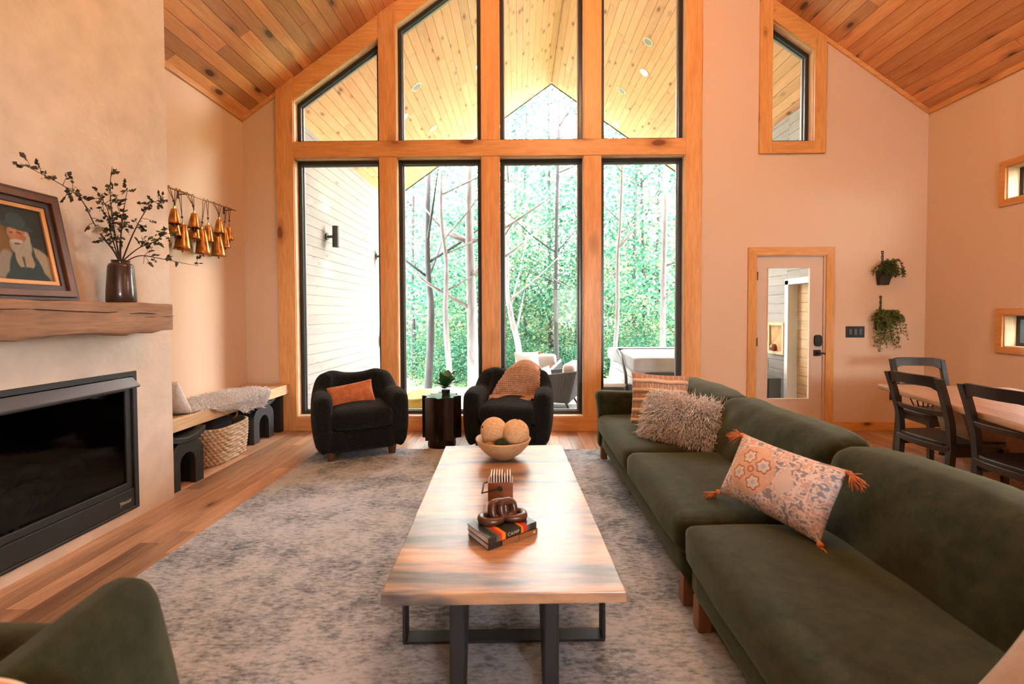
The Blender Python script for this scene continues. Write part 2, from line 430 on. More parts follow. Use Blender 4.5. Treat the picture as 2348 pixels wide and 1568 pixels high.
MB().box(XL - .2, XL, YF - .2, YB, -.1, ZEAVE + .1).build('wall_left', MT['wall'], kind='structure')
KW0, KW1, KZ0, KZ1 = 1.1, 2.9, 1.05, 2.25      # opening of an unseen window, added behind the camera for front fill
wf = MB(); strip(wf, XL - .2, KW0, -.1, None, YF - .2, YF); strip(wf, KW1, XR + .2, -.1, None, YF - .2, YF); strip(wf, KW0, KW1, -.1, KZ0, YF - .2, YF); strip(wf, KW0, KW1, KZ1, None, YF - .2, YF); wf.build('wall_front', MT['wall'], kind='structure')
RW = [(2.6, 4.55, 2.49, 2.81), (2.6, 4.55, 1.05, 1.37)]     # slot windows in the right wall: y0, y1, z0, z1
wr = MB(); wr.box(XR, XR + .2, YF - .2, 2.6, -.1, ZEAVE + .1); wr.box(XR, XR + .2, 4.55, YB, -.1, ZEAVE + .1)
for z0, z1 in ((-.1, 1.05), (1.37, 2.49), (2.81, ZEAVE + .1)): wr.box(XR, XR + .2, 2.6, 4.55, z0, z1)
wr.build('wall_right', MT['wall'], kind='structure')
# chimney breast with a recess for the insert
CX0, CY0, CY1 = -2.65, 1.45, 3.41
IY0, IY1, IZ0, IZ1 = 1.80, 3.085, .07, 1.015
def ch_poly():
    m = MB()
    top = lambda x: zroof(x) + .02
    def seg(y0, y1, z0, z1, x0=XL, x1=CX0):
        if z1: m.box(x0, x1, y0, y1, z0, z1)
        else: m.prism([(x0, z0), (x1, z0), (x1, top(x1)), (x0, top(x0))], y0, y1, 'Y')
    seg(CY0, IY0, 0, None); seg(IY1, CY1, 0, None); seg(IY0, IY1, IZ1, None); seg(IY0, IY1, 0, IZ0); seg(IY0, IY1, IZ0, IZ1, XL, -3.2)
    return m
ch_poly().build('wall_chimney', MT['plaster'], kind='structure', label='rough plaster chimney breast holding the fireplace', merge=1e-4)

# ---- mouldings along the ceiling and the baseboards
def mould(name, path_fn, mat): return path_fn().build(name, mat, kind='structure')
m = MB()
for side, xa, xb in ((-1, XL, -2.87), (1, 2.13, XR)):
    p = [(xa, zroof(xa)), (xb, zroof(xb)), (xb, zroof(xb) - .055), (xa, zroof(xa) - .055)]
    MB.prism(m, p, YB - .022, YB, 'Y')
m.build('trim_2', MT['timber_x'], kind='structure')
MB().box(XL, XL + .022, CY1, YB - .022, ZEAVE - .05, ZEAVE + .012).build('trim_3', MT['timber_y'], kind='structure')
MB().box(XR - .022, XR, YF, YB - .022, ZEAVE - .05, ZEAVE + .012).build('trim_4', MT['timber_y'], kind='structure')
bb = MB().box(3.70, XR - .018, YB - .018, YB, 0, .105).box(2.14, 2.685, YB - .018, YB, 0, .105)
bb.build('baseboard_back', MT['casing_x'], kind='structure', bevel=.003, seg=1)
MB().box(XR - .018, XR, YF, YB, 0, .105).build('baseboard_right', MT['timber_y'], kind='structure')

# ---- the tall timber window
win = empty('window_1', (0, 0, 0), kind='structure', label='tall gable window of four bays between heavy pine timbers')
Y0, Y1 = 5.375, 5.60
RAF = .265
def post(x0, x1, z0, z1=None, y0=Y0, name='post'):
    m = MB()
    if z1 is None: m.prism([(x0, z0), (x1, z0), (x1, zroof(x1)), (x0, zroof(x0))], y0, Y1, 'Y')
    else: m.box(x0, x1, y0, Y1, z0, z1)
    m.build(name, MT['timber_z'], win, bevel=.004, seg=1)
BZ0, BZ1 = 3.243, 3.432
post(-2.872, -2.668, 0); post(1.942, 2.128, 0)
MUL = [(-1.649, -1.447), (-.443, -.232), (.757, .960)]
for a, b in MUL:
    post(a, b, .17, BZ0 - .001, name='mullion'); post(a, b, BZ1 + .001, None, name='mullion')
MB().box(-2.667, 1.941, Y0 - .004, Y1, BZ0, BZ1).build('beam', MT['timber_x'], win, bevel=.005, seg=1)
MB().box(-2.667, 1.941, Y0, Y1, 0, .17).build('base_rail', MT['timber_x'], win, bevel=.003, seg=1)
def raf(xa, xb):
    xs = [xa] + ([XRIDGE] if xa < XRIDGE < xb else []) + [xb]
    return [(q, zroof(q) - .004) for q in xs] + [(q, zroof(q) - RAF) for q in reversed(xs)]
MB().prism(raf(-2.667, XRIDGE), Y0 + .008, Y1, 'Y').build('rafter', MT['timber_x'], win, bevel=.003, seg=1)
MB().prism(raf(XRIDGE, 1.941), Y0 + .008, Y1, 'Y').build('rafter', MT['timber_x'], win, bevel=.003, seg=1)
BAYS = [(-2.668, -1.649), (-1.447, -.443), (-.232, .757), (.960, 1.942)]
def ring(outer, inner, y0, y1):
    n = len(outer); m = MB()
    P = [(p[0], y0, p[1]) for p in outer] + [(p[0], y0, p[1]) for p in inner] + [(p[0], y1, p[1]) for p in outer] + [(p[0], y1, p[1]) for p in inner]
    F = []
    for i in range(n):
        j = (i + 1) % n
        F += [(i, j, n + j, n + i), (2 * n + i, 3 * n + i, 3 * n + j, 2 * n + j), (i, 2 * n + i, 2 * n + j, j), (n + i, n + j, 3 * n + j, 3 * n + i)]
    return m.add(P, F)
def inset(poly, d):
    """inset a convex polygon (counter-clockwise in x,z)"""
    n = len(poly); out = []
    L = []
    for i in range(n):
        a, b = Vector(poly[i]), Vector(poly[(i + 1) % n]); t = (b - a).normalized(); nn = Vector((-t.y, t.x)); L.append((a + nn * d, t))
    for i in range(n):
        (p, t), (q, u) = L[i - 1], L[i]
        den = t.x * u.y - t.y * u.x; s = ((q.x - p.x) * u.y - (q.y - p.y) * u.x) / den
        out.append(tuple(p + t * s))
    return out
def glaze(poly, root, yf=5.485, rev=.006, fr=.042, y_in=Y0 + .02, rmat=None, sillz=None):
    r1 = inset(poly, rev)
    ring(poly, r1, y_in, yf).build('reveal', rmat or MT['reveal'], root)
    r2 = inset(r1, fr)
    fo = ring(r1, r2, yf, yf + .085).build('window_frame', MT['frame'], root, bevel=.004, seg=1)
    r3 = inset(r2, .012); ring(r2, r3, yf + .045, yf + .07).build('glazing_bead', plain('grey_bead', (.35, .38, .40), .4) if 'bead' not in MT else MT['bead'], fo)
    g = MB(); n = len(r2); g.add([(p[0], yf + .058, p[1]) for p in r2], [tuple(range(n))]); g.build('pane', MT['glass'], root)
MT['bead'] = plain('grey_bead', (.30, .33, .35), .35)
for a, b in BAYS:
    glaze([(a, .17), (b, .17), (b, BZ0), (a, BZ0)], win)
    top = [(b, zroof(b) - RAF)] + ([(XRIDGE, zroof(XRIDGE) - RAF)] if a < XRIDGE - .05 < b - .05 else []) + [(a, zroof(a) - RAF)]
    glaze([(a, BZ1), (b, BZ1)] + top, win)
    MB().box(a + .004, b - .004, Y0 + .012, 5.49, .168, .181).build('sill', MT['sill'], win)

# ---- small trapezoid window
w2 = empty('window_2', (0, 0, 0), kind='structure', label='small trapezoid window high on the wall above the door')
op = [(2.945, 3.39), (3.43, 3.39), (3.43, zroof(3.43) - .245), (2.945, zroof(2.945) - .245)]
glaze(op, w2, yf=5.50, fr=.042, y_in=YB)
oz = [zroof(q) - .018 for q in (2.80, 3.565)]
CW = [[(2.80, 3.25), (2.945, 3.25), (2.945, zroof(2.945) - .02), (2.80, zroof(2.80) - .02)], [(3.43, 3.25), (3.565, 3.25), (3.565, zroof(3.565) - .02), (3.43, zroof(3.43) - .02)],
      [(2.945, 3.25), (3.43, 3.25), (3.43, 3.39), (2.945, 3.39)], [(2.945, zroof(2.945) - .245), (3.43, zroof(3.43) - .245), (3.43, zroof(3.43) - .02), (2.945, zroof(2.945) - .02)]]
for i, p in enumerate(CW):
    MB().prism(p, YB - .03, YB - .001, 'Y').build('casing', MT['casing_z'] if i < 2 else MT['casing_x'], w2, bevel=.002, seg=1)

# ---- slot windows in the right wall
for i, (y0, y1, z0, z1) in enumerate(RW):
    w = empty('window_%d' % (3 + i), (0, 0, 0), kind='structure', label='%s slot window in the side wall with pine casing' % ('upper', 'lower')[i])
    def rx(a, b, x0, x1):
        m = ring(a, b, x0, x1); m.v = [(p[1], p[0], p[2]) for p in m.v]; return m
    P = [(y0, z0), (y1, z0), (y1, z1), (y0, z1)]
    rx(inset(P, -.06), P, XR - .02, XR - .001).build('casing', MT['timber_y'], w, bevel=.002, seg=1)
    rx(P, inset(P, .012), XR - .001, XR + .11).build('reveal', MT['reveal'], w)
    q = inset(P, .012); rx(q, inset(q, .035), XR + .11, XR + .16).build('window_frame', MT['frame'], w)
    g = MB().add([(XR + .135, a, b) for a, b in inset(q, .03)], [(0, 1, 2, 3)]); g.build('pane', MT['glass'], w)

w5 = empty('window_5', (0, 0, 0), kind='structure', label='kitchen window in the wall behind the camera')
P = [(KW0, KZ0), (KW1, KZ0), (KW1, KZ1), (KW0, KZ1)]
ring(inset(P, -.08), P, YF + .001, YF + .02).build('casing', MT['casing_x'], w5)
ring(P, inset(P, .05), YF - .12, YF - .06).build('window_frame', MT['frame'], w5)
MB().add([(a, YF - .09, b) for a, b in inset(P, .04)], [(0, 1, 2, 3)]).build('pane', MT['glass'], w5)
# ---- the glazed door
door = empty('door_1', (0, 0, 0), kind='structure', label='beige door with a full glass panel and pine casing')
DX0, DX1, DZ1 = 2.79, 3.60, 2.07
for p, mt in (([(2.689, 0), (DX0, 0), (DX0, DZ1), (2.689, DZ1 + .095)], 'casing_z'), ([(DX1, 0), (3.695, 0), (3.695, DZ1 + .095), (DX1, DZ1)], 'casing_z'),
              ([(DX0, DZ1), (DX1, DZ1), (3.695, DZ1 + .095), (2.689, DZ1 + .095)], 'casing_x')):
    MB().prism(p, YB - .02, YB - .001, 'Y').build('casing', MT[mt], door, bevel=.002, seg=1)
MB().box(DX0, DX0 + .012, YB, YB + .18, 0, DZ1).box(DX1 - .02, DX1, YB, YB + .18, 0, DZ1).box(DX0 + .012, DX1 - .02, YB, YB + .18, DZ1 - .012, DZ1).build('jamb', MT['door'], door)
GX0, GX1, GZ0, GZ1 = 2.925, 3.435, .365, 1.935
sl = MB(); a, b = YB + .012, YB + .057
sl.box(DX0 + .014, GX0, a, b, .03, DZ1 - .014); sl.box(GX1, DX1 - .024, a, b, .03, DZ1 - .014); sl.box(GX0, GX1, a, b, .03, GZ0); sl.box(GX0, GX1, a, b, GZ1, DZ1 - .014)
slab = sl.build('door_slab', MT['door'], door)
ring([(GX0, GZ0), (GX1, GZ0), (GX1, GZ1), (GX0, GZ1)], [(GX0 + .012, GZ0 + .012), (GX1 - .012, GZ0 + .012), (GX1 - .012, GZ1 - .012), (GX0 + .012, GZ1 - .012)], a - .004, a + .02).build('glass_bead', MT['door'], slab)
MB().add([(GX0, a + .03, GZ0), (GX1, a + .03, GZ0), (GX1, a + .03, GZ1), (GX0, a + .03, GZ1)], [(0, 1, 2, 3)]).build('pane', MT['glass'], slab)
for z in (.25, 1.05, 1.83):
    MB().box(DX0 + .004, DX0 + .02, YB - .008, YB + .02, z - .05, z + .05).build('hinge', plain('bronze_hinge', (.12, .06, .03), .4, .8), door)
MB().box(DX0, DX1, YB - .004, YB + .2, 0, .028).build('threshold', MT['black'], door)
def oval(cx, cz, w, h, y0, y1, n=24):
    return MB().prism([(cx + w * math.copysign(abs(math.cos(t)) ** .6, math.cos(t)), cz + h * math.copysign(abs(math.sin(t)) ** .6, math.sin(t))) for t in [2 * PI * i / n for i in range(n)]], y0, y1, 'Y')
db = oval(3.517, 1.065, .043, .068, a - .03, a - .001).build('deadbolt', MT['black'], slab, bevel=.004)
lv = MB().box(3.475, 3.555, a - .012, a - .001, .885, .955); lv.tube([(3.515, a - .05, .92), (3.515, a - .012, .92)], .016, 12)
lv.tube([(3.515, a - .05, .92), (3.55, a - .052, .92), (3.578, a - .048, .915)], .011, 10)
lv.lathe([(.0, -.012), (.026, -.012), (.028, .012), (0, .012)], 18, (0, 0, 0)); 
lv.build('door_lever', MT['black'], slab)

# ---- porch: side walls, deck
def siding(root, xface, y0, y1, z0, z1, mat, facing, h=.14, lens=(2.2, 3.0, 3.8), skip=None):
    z = z0
    while z < z1:
        hh = min(h, z1 - z); y = y0 - random.random() * 1.5
        while y < y1:
            l = random.choice(lens); a, b = max(y, y0), min(y + l, y1)
            if b - a > .04 and not (skip and skip(a, b, z)):
                x0, x1 = (xface - .018, xface) if facing > 0 else (xface, xface + .018)
                key = ('sd', round(b - a, 3), round(hh, 3), mat.name)
                if key not in BC: BC[key] = MB().box(0, .018, 0, b - a - .002, 0, hh - .005).mesh('siding_board', mat)
                put('siding_board', BC[key], root, M=Matrix.Translation((x0, a, z)))
            y += l
        z += h
pl = MB().box(-3.2, -2.969, YB + .2, 10.2, -.4, 4.02).build('wall_porch_left', plain('siding_gap', (.42, .36, .30), .9), kind='structure', label='whitewashed board wall of the porch')
siding(pl, -2.95, YB + .2, 10.2, -.15, 4.05, MT['siding'], 1)
PRX = 3.9
prw = MB().box(PRX + .019, PRX + .25, 6.70, 9.0, -.4, 4.25).box(PRX + .019, PRX + .25, YB + .2, 6.70, 1.86, 4.25).box(PRX + .13, PRX + .25, YB + .2, 6.7, -.4, 1.86).build('wall_porch_right', plain('siding_gap_2', (.42, .36, .30), .9), kind='structure', label='whitewashed board wall seen through the door glass')
siding(prw, PRX, 6.70, 9.0, -.15, 4.25, MT['siding'], -1)
siding(prw, PRX, YB + .2, 6.70, 1.86, 4.25, MT['siding'], -1)
siding(prw, PRX + .11, YB + .2, 6.64, -.15, 1.80, MT['siding_n'], -1, h=.13)
MB().box(PRX - .03, PRX + .13, 6.63, 6.71, -.15, 1.86).box(PRX - .03, PRX + .13, YB + .2, 6.71, 1.80, 1.88).build('trim_5', plain('white_trim', (.82, .80, .77), .6), kind='structure')
deck = MB().box(-3.2, 5.0, YB + .2, 9.33, -.45, -.176).build('deck', plain('deck_frame', (.30, .28, .26), .9), kind='structure', label='pale deck boards outside the window')
y = YB + .2
while y < 9.3:
    key = 'deckb'
    if key not in BC: BC[key] = MB().box(0, 8.2, 0, .137, 0, .026).mesh('deck_board', MT['deck'])
    put('deck_board', BC[key], deck, M=Matrix.Translation((-3.2, y, -.176))); y += .143

# ---- lamps: unseen warm fill cans, added to the room's ceiling
trim_m = plain('lamp_trim', (.8, .78, .74), .5); lens_m = emit('lamp_lens_warm', (1, .72, .42), 4)
for i, (x, y, wt) in enumerate(FILL_CANS):
    side = -1 if x < XRIDGE else 1; s = ((x - XL) if side < 0 else (XR - x)) / math.cos(ANG)
    r = empty('recessed_light', label=['white can light in the pine ceiling above the fireplace', 'white can light in the pine ceiling near the chimney', 'white can light in the pine ceiling above the long sofa', 'white can light near the ridge of the pine ceiling'][i], cat='ceiling light', group='can lights in the ceiling')
    r.matrix_world = slope_M(side, s, y)
    MB().lathe([(.055, -.001), (.055, -.008), (.085, -.008), (.09, -.001)], 24).build('trim_ring', trim_m, r, smooth=True)
    MB().lathe([(0, -.004), (.055, -.004)], 24).build('lens', lens_m, r)
    ld = bpy.data.lights.new('recessed_lamp', 'AREA'); ld.shape = 'DISK'; ld.size = .10; ld.energy = wt; ld.color = WARM; ld.spread = math.radians(165)
    lo = bpy.data.objects.new('recessed_lamp', ld); COL.objects.link(lo); lo.parent = r; lo.matrix_local = Matrix.Translation((0, 0, -.03))
    lo.matrix_parent_inverse = Matrix()

BULB = emit('warm_bulb', (1, .72, .42), 6)  # both hanging bulb rings are added out of view as warm fill
for (loc, wt), lab, hang in zip(FILL_PENDANTS, ('black ring chandelier of globe bulbs hung from the ridge', 'black ring pendant hung above the dining table'), (zroof(.75), zroof(3.3))):
    c = empty('chandelier', loc, label=lab, cat='chandelier')
    R_ = .32 if wt > 50 else .2; nb = 6 if wt > 50 else 4
    MB().tube([(R_ * math.cos(t), R_ * math.sin(t), 0) for t in [2 * PI * i / 32 for i in range(32)]], .012, 8, closed=True).build('ring', MT['black'], c, smooth=True)
    MB().tube([(0, 0, .25), (0, 0, hang - loc[2])], .006, 8).build('rod', MT['black'], c)
    for i in range(3): a = 2 * PI * i / 3; MB().tube([(R_ * math.cos(a), R_ * math.sin(a), 0), (0, 0, .25)], .004, 6).build('stay', MT['black'], c)
    for i in range(nb):
        a = 2 * PI * i / nb; b = MB().lathe([(.03 * math.sin(PI * k / 8), -.03 * math.cos(PI * k / 8)) for k in range(9)], 12, (R_ * math.cos(a), R_ * math.sin(a), .05)).build('bulb', BULB, c, smooth=True)
        MB().tube([(R_ * math.cos(a), R_ * math.sin(a), 0), (R_ * math.cos(a), R_ * math.sin(a), .022)], .014, 8).build('socket', MT['black'], c)
    ld = bpy.data.lights.new('chandelier_glow', 'POINT'); ld.energy = wt; ld.color = WARM; ld.shadow_soft_size = R_ * .8
    lo = bpy.data.objects.new('chandelier_glow', ld); COL.objects.link(lo); lo.parent = c; lo.location = (0, 0, .09)
# ================================================================== furniture
# ---- rug
def rug_mat():
    m, nt, b = new_mat('distressed_rug'); L = nt.links; v = coords(nt); v2 = coords(nt, (1, 2.6, 1)); v3 = coords(nt, (2.4, 1, 1))
    n1 = nd(nt, 'ShaderNodeTexNoise', i_Scale=2.2, i_Detail=8.0, i_Roughness=.75); L.new(v, n1.inputs['Vector'])
    n2 = nd(nt, 'ShaderNodeTexNoise', i_Scale=26.0, i_Detail=4.0, i_Roughness=.7); L.new(v2, n2.inputs['Vector'])
    n3 = nd(nt, 'ShaderNodeTexNoise', i_Scale=3.2, i_Detail=5.0, i_Roughness=.8); L.new(v3, n3.inputs['Vector'])
    a = nd(nt, 'ShaderNodeMath', operation='MULTIPLY_ADD'); L.new(n2.outputs['Fac'], a.inputs[0]); a.inputs[1].default_value = .75; L.new(n1.outputs['Fac'], a.inputs[2])
    r = ramp(nt, [(.64, (.085, .105, .125)), (.74, (.18, .215, .25)), (.85, (.33, .38, .435)), (.97, (.48, .53, .59))]); L.new(a.outputs[0], r.inputs[0])
    rr = ramp(nt, [(.60, (0, 0, 0)), (.76, (.5, .5, .5))]); L.new(n3.outputs['Fac'], rr.inputs[0])
    c = mixc(nt, rr.outputs[0], r.outputs[0], (.34, .28, .26))
    L.new(c, b.inputs['Base Color']); b.inputs['Roughness'].default_value = .97; b.inputs['Specular IOR Level'].default_value = .1
    bump(nt, b, n2.outputs['Fac'], .4, .004); return m
MB().box(-2.04, 1.25, .15, 4.62, 0, .012).build('area_rug', rug_mat(), bevel=.004, label='large distressed grey area rug on the plank floor', cat='rug')

# ---- coffee table
def table_mat():
    m, nt, b = new_mat('streaked_tabletop'); L = nt.links; v = coords(nt, (.16, 1, 1))
    n1 = nd(nt, 'ShaderNodeTexNoise', i_Scale=5.5, i_Detail=4.0, i_Roughness=.6, i_Distortion=.6); L.new(v, n1.inputs['Vector'])
    n2 = nd(nt, 'ShaderNodeTexNoise', i_Scale=42.0, i_Detail=3.0); L.new(v, n2.inputs['Vector'])
    r = ramp(nt, [(.32, (.07, .065, .07)), (.42, (.25, .20, .17)), (.50, (.54, .32, .18)), (.70, (.64, .38, .20))]); L.new(n1.outputs['Fac'], r.inputs[0])
    r2 = ramp(nt, [(.35, (.72, .72, .72)), (.62, (1, 1, 1))]); L.new(n2.outputs['Fac'], r2.inputs[0])
    L.new(mixc(nt, 1.0, r.outputs[0], r2.outputs[0], 'MULTIPLY'), b.inputs['Base Color'])
    b.inputs['Specular IOR Level'].default_value = .4; b.inputs['Roughness'].default_value = .30; b.inputs['Coat Weight'].default_value = .2; b.inputs['Coat Roughness'].default_value = .25
    return m
ct = empty('coffee_table', (-.085, 2.385, .012), math.radians(2.0), label='long coffee table with streaked wood top and black steel legs', cat='table')
TH = .438
MB().box(-.418, .418, -.865, .865, TH - .04, TH).build('tabletop', table_mat(), ct, bevel=.004)
for e in (-1, 1):
    yb = e * .47
    u = MB(); w = .035; x0, x1 = -.425, .425; t = .012; y0, y1 = yb - w, yb + w
    u.box(x0, x1, y0, y1, 0, t); u.box(x0, x0 + t, y0, y1, t, TH - .052); u.box(x1 - t, x1, y0, y1, t, TH - .052); u.box(x0, x1, y0, y1, TH - .052, TH - .04)
    u.build('leg_frame', MT['black'], ct, bevel=.002, seg=1)
    for sx in (-1, 1):
        xa, xb = sorted((sx * .195, sx * .139)); ya = e * .80; yt = e * .50; yl = e * .745
        MB().prism([(ya, 0), (yl, 0), (yt, TH - .04), (ya, TH - .04)], xa, xb, 'X').build('leg', MT['black'], ct, bevel=.008, seg=2)

# ---- green sofa modules
GREEN = fabric('green_velvet', (.0075, .0095, .0038), (.027, .031, .012), scale=16, fine=320, bmp=.25, sheen=.30)
GREEN.node_tree.nodes['Principled BSDF'].inputs['Sheen Tint'].default_value = (.55, .62, .45, 1)
LEGW = wood('sofa_leg_walnut', (.20, .08, .035), (.32, .14, .06), axis='Z', knots=0, rough=.4)
def back_fn(seed):
    def f(q, u):
        # lean back and sag at the top, soft folds
        z = q.z; lean = (z + .22) * .30
        top = max(0, u[2])
        q = Vector((q.x + lean, q.y, z + .007 * math.sin(u[1] * 4 + seed) * top - .012 * top * u[1] ** 8))
        q.x += .005 * math.sin(u[1] * 14 + seed * 2 + z * 16) + .006 * math.sin(u[1] * 31 + z * 9) * max(0, abs(u[1]) - .6)
        return q
    return f
def seat(parent, y0, y1, seed):
    MB().soft((1.095, (y0 + y1) / 2, .358), (.362, (y1 - y0) / 2 + .004, .092), .055, 16, (.012, .008, .03), .003, seed).build('seat_cushion', GREEN, parent, smooth=True)
def backc(parent, y0, y1, seed):
    MB().soft((1.43, (y0 + y1) / 2, .60), (.115, (y1 - y0) / 2 + .012, .205), .065, 22, (.035, .0, .018), .002, seed, fn=back_fn(seed)).build('back_cushion', GREEN, parent, smooth=True)
def sofa_legs(parent, ys):
    for y in ys:
        for x in (.80, 1.62): MB().box(x - .03, x + .03, y - .03, y + .03, .012 if x < 1.2 else 0, .15).build('leg', LEGW, parent, bevel=.003, seg=1)
sa = empty('sofa', (0, 0, 0), label='far module of the long green velvet sofa, with an arm by the window', cat='sofa', group='green sofa modules')
MB().soft((1.245, 3.21, .205), (.475, 1.13, .075), .03, 14).build('base', GREEN, sa, smooth=True)
seat(sa, 3.13, 4.28, 1); seat(sa, 2.085, 3.13, 2)
backc(sa, 3.22, 4.27, 3); backc(sa, 2.12, 3.22, 4)
MB().soft((1.68, 3.24, .40), (.075, 1.10, .27), .06, 12).build('back_frame', GREEN, sa, smooth=True)
def arm_fn(q, u):
    top = max(0, u[2]); return Vector((q.x - .035 * max(0, -u[0]) * top ** 2, q.y, q.z + .01 * top * u[0] ** 2))
MB().soft((1.22, 4.37, .375), (.47, .085, .275), .06, 14, (0, .015, 0), .002, 5, fn=arm_fn).build('arm', GREEN, sa, smooth=True)
sofa_legs(sa, (2.16, 4.33))
sb = empty('sofa', (0, 0, 0), label='near module of the long green velvet sofa, closest to the camera', cat='sofa', group='green sofa modules')
MB().soft((1.245, 1.15, .205), (.475, .905, .075), .03, 14).build('base', GREEN, sb, smooth=True)
seat(sb, .62, 2.07, 6); backc(sb, .72, 2.10, 7)
MB().soft((1.68, 1.15, .40), (.075, .905, .27), .06, 12).build('back_frame', GREEN, sb, smooth=True)
sofa_legs(sb, (1.98, .34))
# ---- green seat at the near corner of the rug
sc = empty('armchair', (0, 0, 0), label='green velvet seat at the rug corner nearest the camera, seen from above', cat='armchair')
MB().soft((-.87, .60, .45), (.10, .45, .345), .075, 18, (.02, .01, .0), .003, 8, fn=lambda q, u: Vector((q.x * (1 - .55 * max(0, u[2]) ** 2) - .02 * (q.z), q.y - .03 * max(0, u[1]) * max(0, u[2]), q.z + .03 * max(0, u[2]) * u[1]))).build('backrest', GREEN, sc, smooth=True)
MB().soft((-1.32, 1.03, .375), (.36, .09, .27), .08, 12, (.0, .01, .02), .003, 9).build('arm', GREEN, sc, smooth=True)
MB().soft((-1.32, .60, .25), (.36, .36, .17), .07, 12, (.0, .0, .03)).build('seat_cushion', GREEN, sc, smooth=True)
for x in (-1.6, -.92):
    for y in (.24, 1.05): MB().box(x - .03, x + .03, y - .03, y + .03, 0, .13).build('leg', LEGW, sc)
def stripe_mat(name, stops, axis, scale):
    m, nt, b = new_mat(name); L = nt.links; v = coords(nt)
    sx = nt.nodes.new('ShaderNodeSeparateXYZ'); L.new(v, sx.inputs[0])
    mu = nd(nt, 'ShaderNodeMath', operation='MULTIPLY'); mu.inputs[1].default_value = scale; L.new(sx.outputs[axis], mu.inputs[0])
    fr = nd(nt, 'ShaderNodeMath', operation='FRACT'); L.new(mu.outputs[0], fr.inputs[0])
    r = ramp(nt, stops, 'CONSTANT'); L.new(fr.outputs[0], r.inputs[0]); L.new(r.outputs[0], b.inputs['Base Color']); b.inputs['Roughness'].default_value = .95
    n = nd(nt, 'ShaderNodeTexNoise', i_Scale=260.0); L.new(v, n.inputs['Vector']); bump(nt, b, n.outputs['Fac'], .5, .003)
    return m
th = MB()
def thf(a, b):
    # a along y, b over the top of the backrest
    y = .33 + a * .39; t = (b - .5) * 2
    x = -.87 + (.125 * math.sin(t * PI / 2) if abs(t) < .7 else math.copysign(.112 + .04 * (abs(t) - .7), t)); z = .80 - (.10 * (1 - math.cos(t * PI / 2)) if abs(t) < .7 else .055 + (abs(t) - .7) * .9)
    return (x, y, z + .005 * math.sin(a * 20))
th.grid(thf, 16, 30)
th.build('throw_blanket', stripe_mat('striped_throw', [(0, (.72, .64, .54)), (.45, (.62, .19, .09)), (.72, (.72, .64, .54)), (.86, (.70, .33, .18))], 1, 7.0), smooth=True, label='cream and rust striped throw over the near green seat', cat='blanket')

# ---- black boucle armchairs
def boucle():
    m, nt, b = new_mat('black_boucle'); L = nt.links; v = coords(nt)
    vo = nd(nt, 'ShaderNodeTexVoronoi', i_Scale=85.0); L.new(v, vo.inputs['Vector'])
    n = nd(nt, 'ShaderNodeTexNoise', i_Scale=55.0, i_Detail=4.0, i_Roughness=.7); L.new(v, n.inputs['Vector'])
    a = nd(nt, 'ShaderNodeMath', operation='SUBTRACT'); L.new(n.outputs['Fac'], a.inputs[0]); L.new(vo.outputs['Distance'], a.inputs[1])
    bump(nt, b, a.outputs[0], .8, .012)
    b.inputs['Base Color'].default_value = (.007, .0085, .0095, 1); b.inputs['Roughness'].default_value = .95; b.inputs['Sheen Weight'].default_value = .06; b.inputs['Specular IOR Level'].default_value = .12
    return m
BOU = boucle()
def shell_mesh():
    path = []
    xs, yf, yk, rb = .335, -.30, .02, .29
    for i in range(9): path.append((-xs, yf + (yk - yf) * i / 8, -1, 0))
    N = 26
    for i in range(1, N):
        t = PI - PI * i / N; c, s = math.cos(t), math.sin(t); e = .72
        path.append((xs * math.copysign(abs(c) ** e, c), yk + rb * abs(s) ** e, 0, 0))
    for i in range(9): path.append((xs, yk + (yf - yk) * i / 8, 1, 0))
    P = [Vector((p[0], p[1], 0)) for p in path]; K = len(P); rings = []; T = .165
    def height(s):
        q = abs(s - .5) * 2      # 0 at back centre, 1 at arm front
        if q < .36: return .765 + .018 * math.cos(q / .36 * PI * 1.6 + PI)
        if q < .58: w = (q - .36) / .22; w = w * w * (3 - 2 * w); return .772 * (1 - w) + .605 * w
        return .605 + .035 * math.sin((q - .58) / .42 * PI * .8)
    def section(p, nrm, h, T, drop=0):
        out = []; r = T / 2
        out.append((-r + .015, .09))
        for z in (.2, .35): out.append((-r, z))
        out.append((-r, h - r))
        for k in range(1, 7):
            a = PI - PI * k / 7; out.append((r * math.cos(a) * 1.08, h - r + r * math.sin(a)))
        out.append((r * 1.04, h - r))
        for z, d in ((.45, 1.08), (.32, 1.08), (.2, .95), (.09, .62)): out.append((r * d, min(z, h - r - .01)))
        return [(p.x + nrm.x * d, p.y + nrm.y * d, z) for d, z in out]
    for a in (85, 60, 32):
        a = math.radians(a); rings.append(section(P[0] + Vector((0, -.075 * math.sin(a), 0)), Vector((-1, 0, 0)), height(0) - .055 * (1 - math.cos(a)), T * max(.12, math.cos(a)) ** .7))
    for i in range(K):
        t = (P[min(i + 1, K - 1)] - P[max(i - 1, 0)]).normalized(); n = Vector((-t.y, t.x, 0))
        rings.append(section(P[i], n, height(i / (K - 1)), T))
    for a in (32, 60, 85):
        a = math.radians(a); rings.append(section(P[-1] + Vector((0, -.075 * math.sin(a), 0)), Vector((1, 0, 0)), height(1) - .055 * (1 - math.cos(a)), T * max(.12, math.cos(a)) ** .7))
    m = MB(); n = len(rings[0]); V = [p for r in rings for p in r]; F = []
    for i in range(len(rings) - 1):
        for j in range(n): F.append((i * n + j, i * n + (j + 1) % n, (i + 1) * n + (j + 1) % n, (i + 1) * n + j))
    F += [tuple(range(n)), tuple((len(rings) - 1) * n + j for j in range(n))]
    m.add(V, F); return m.mesh('arm_and_back', BOU, smooth=True)
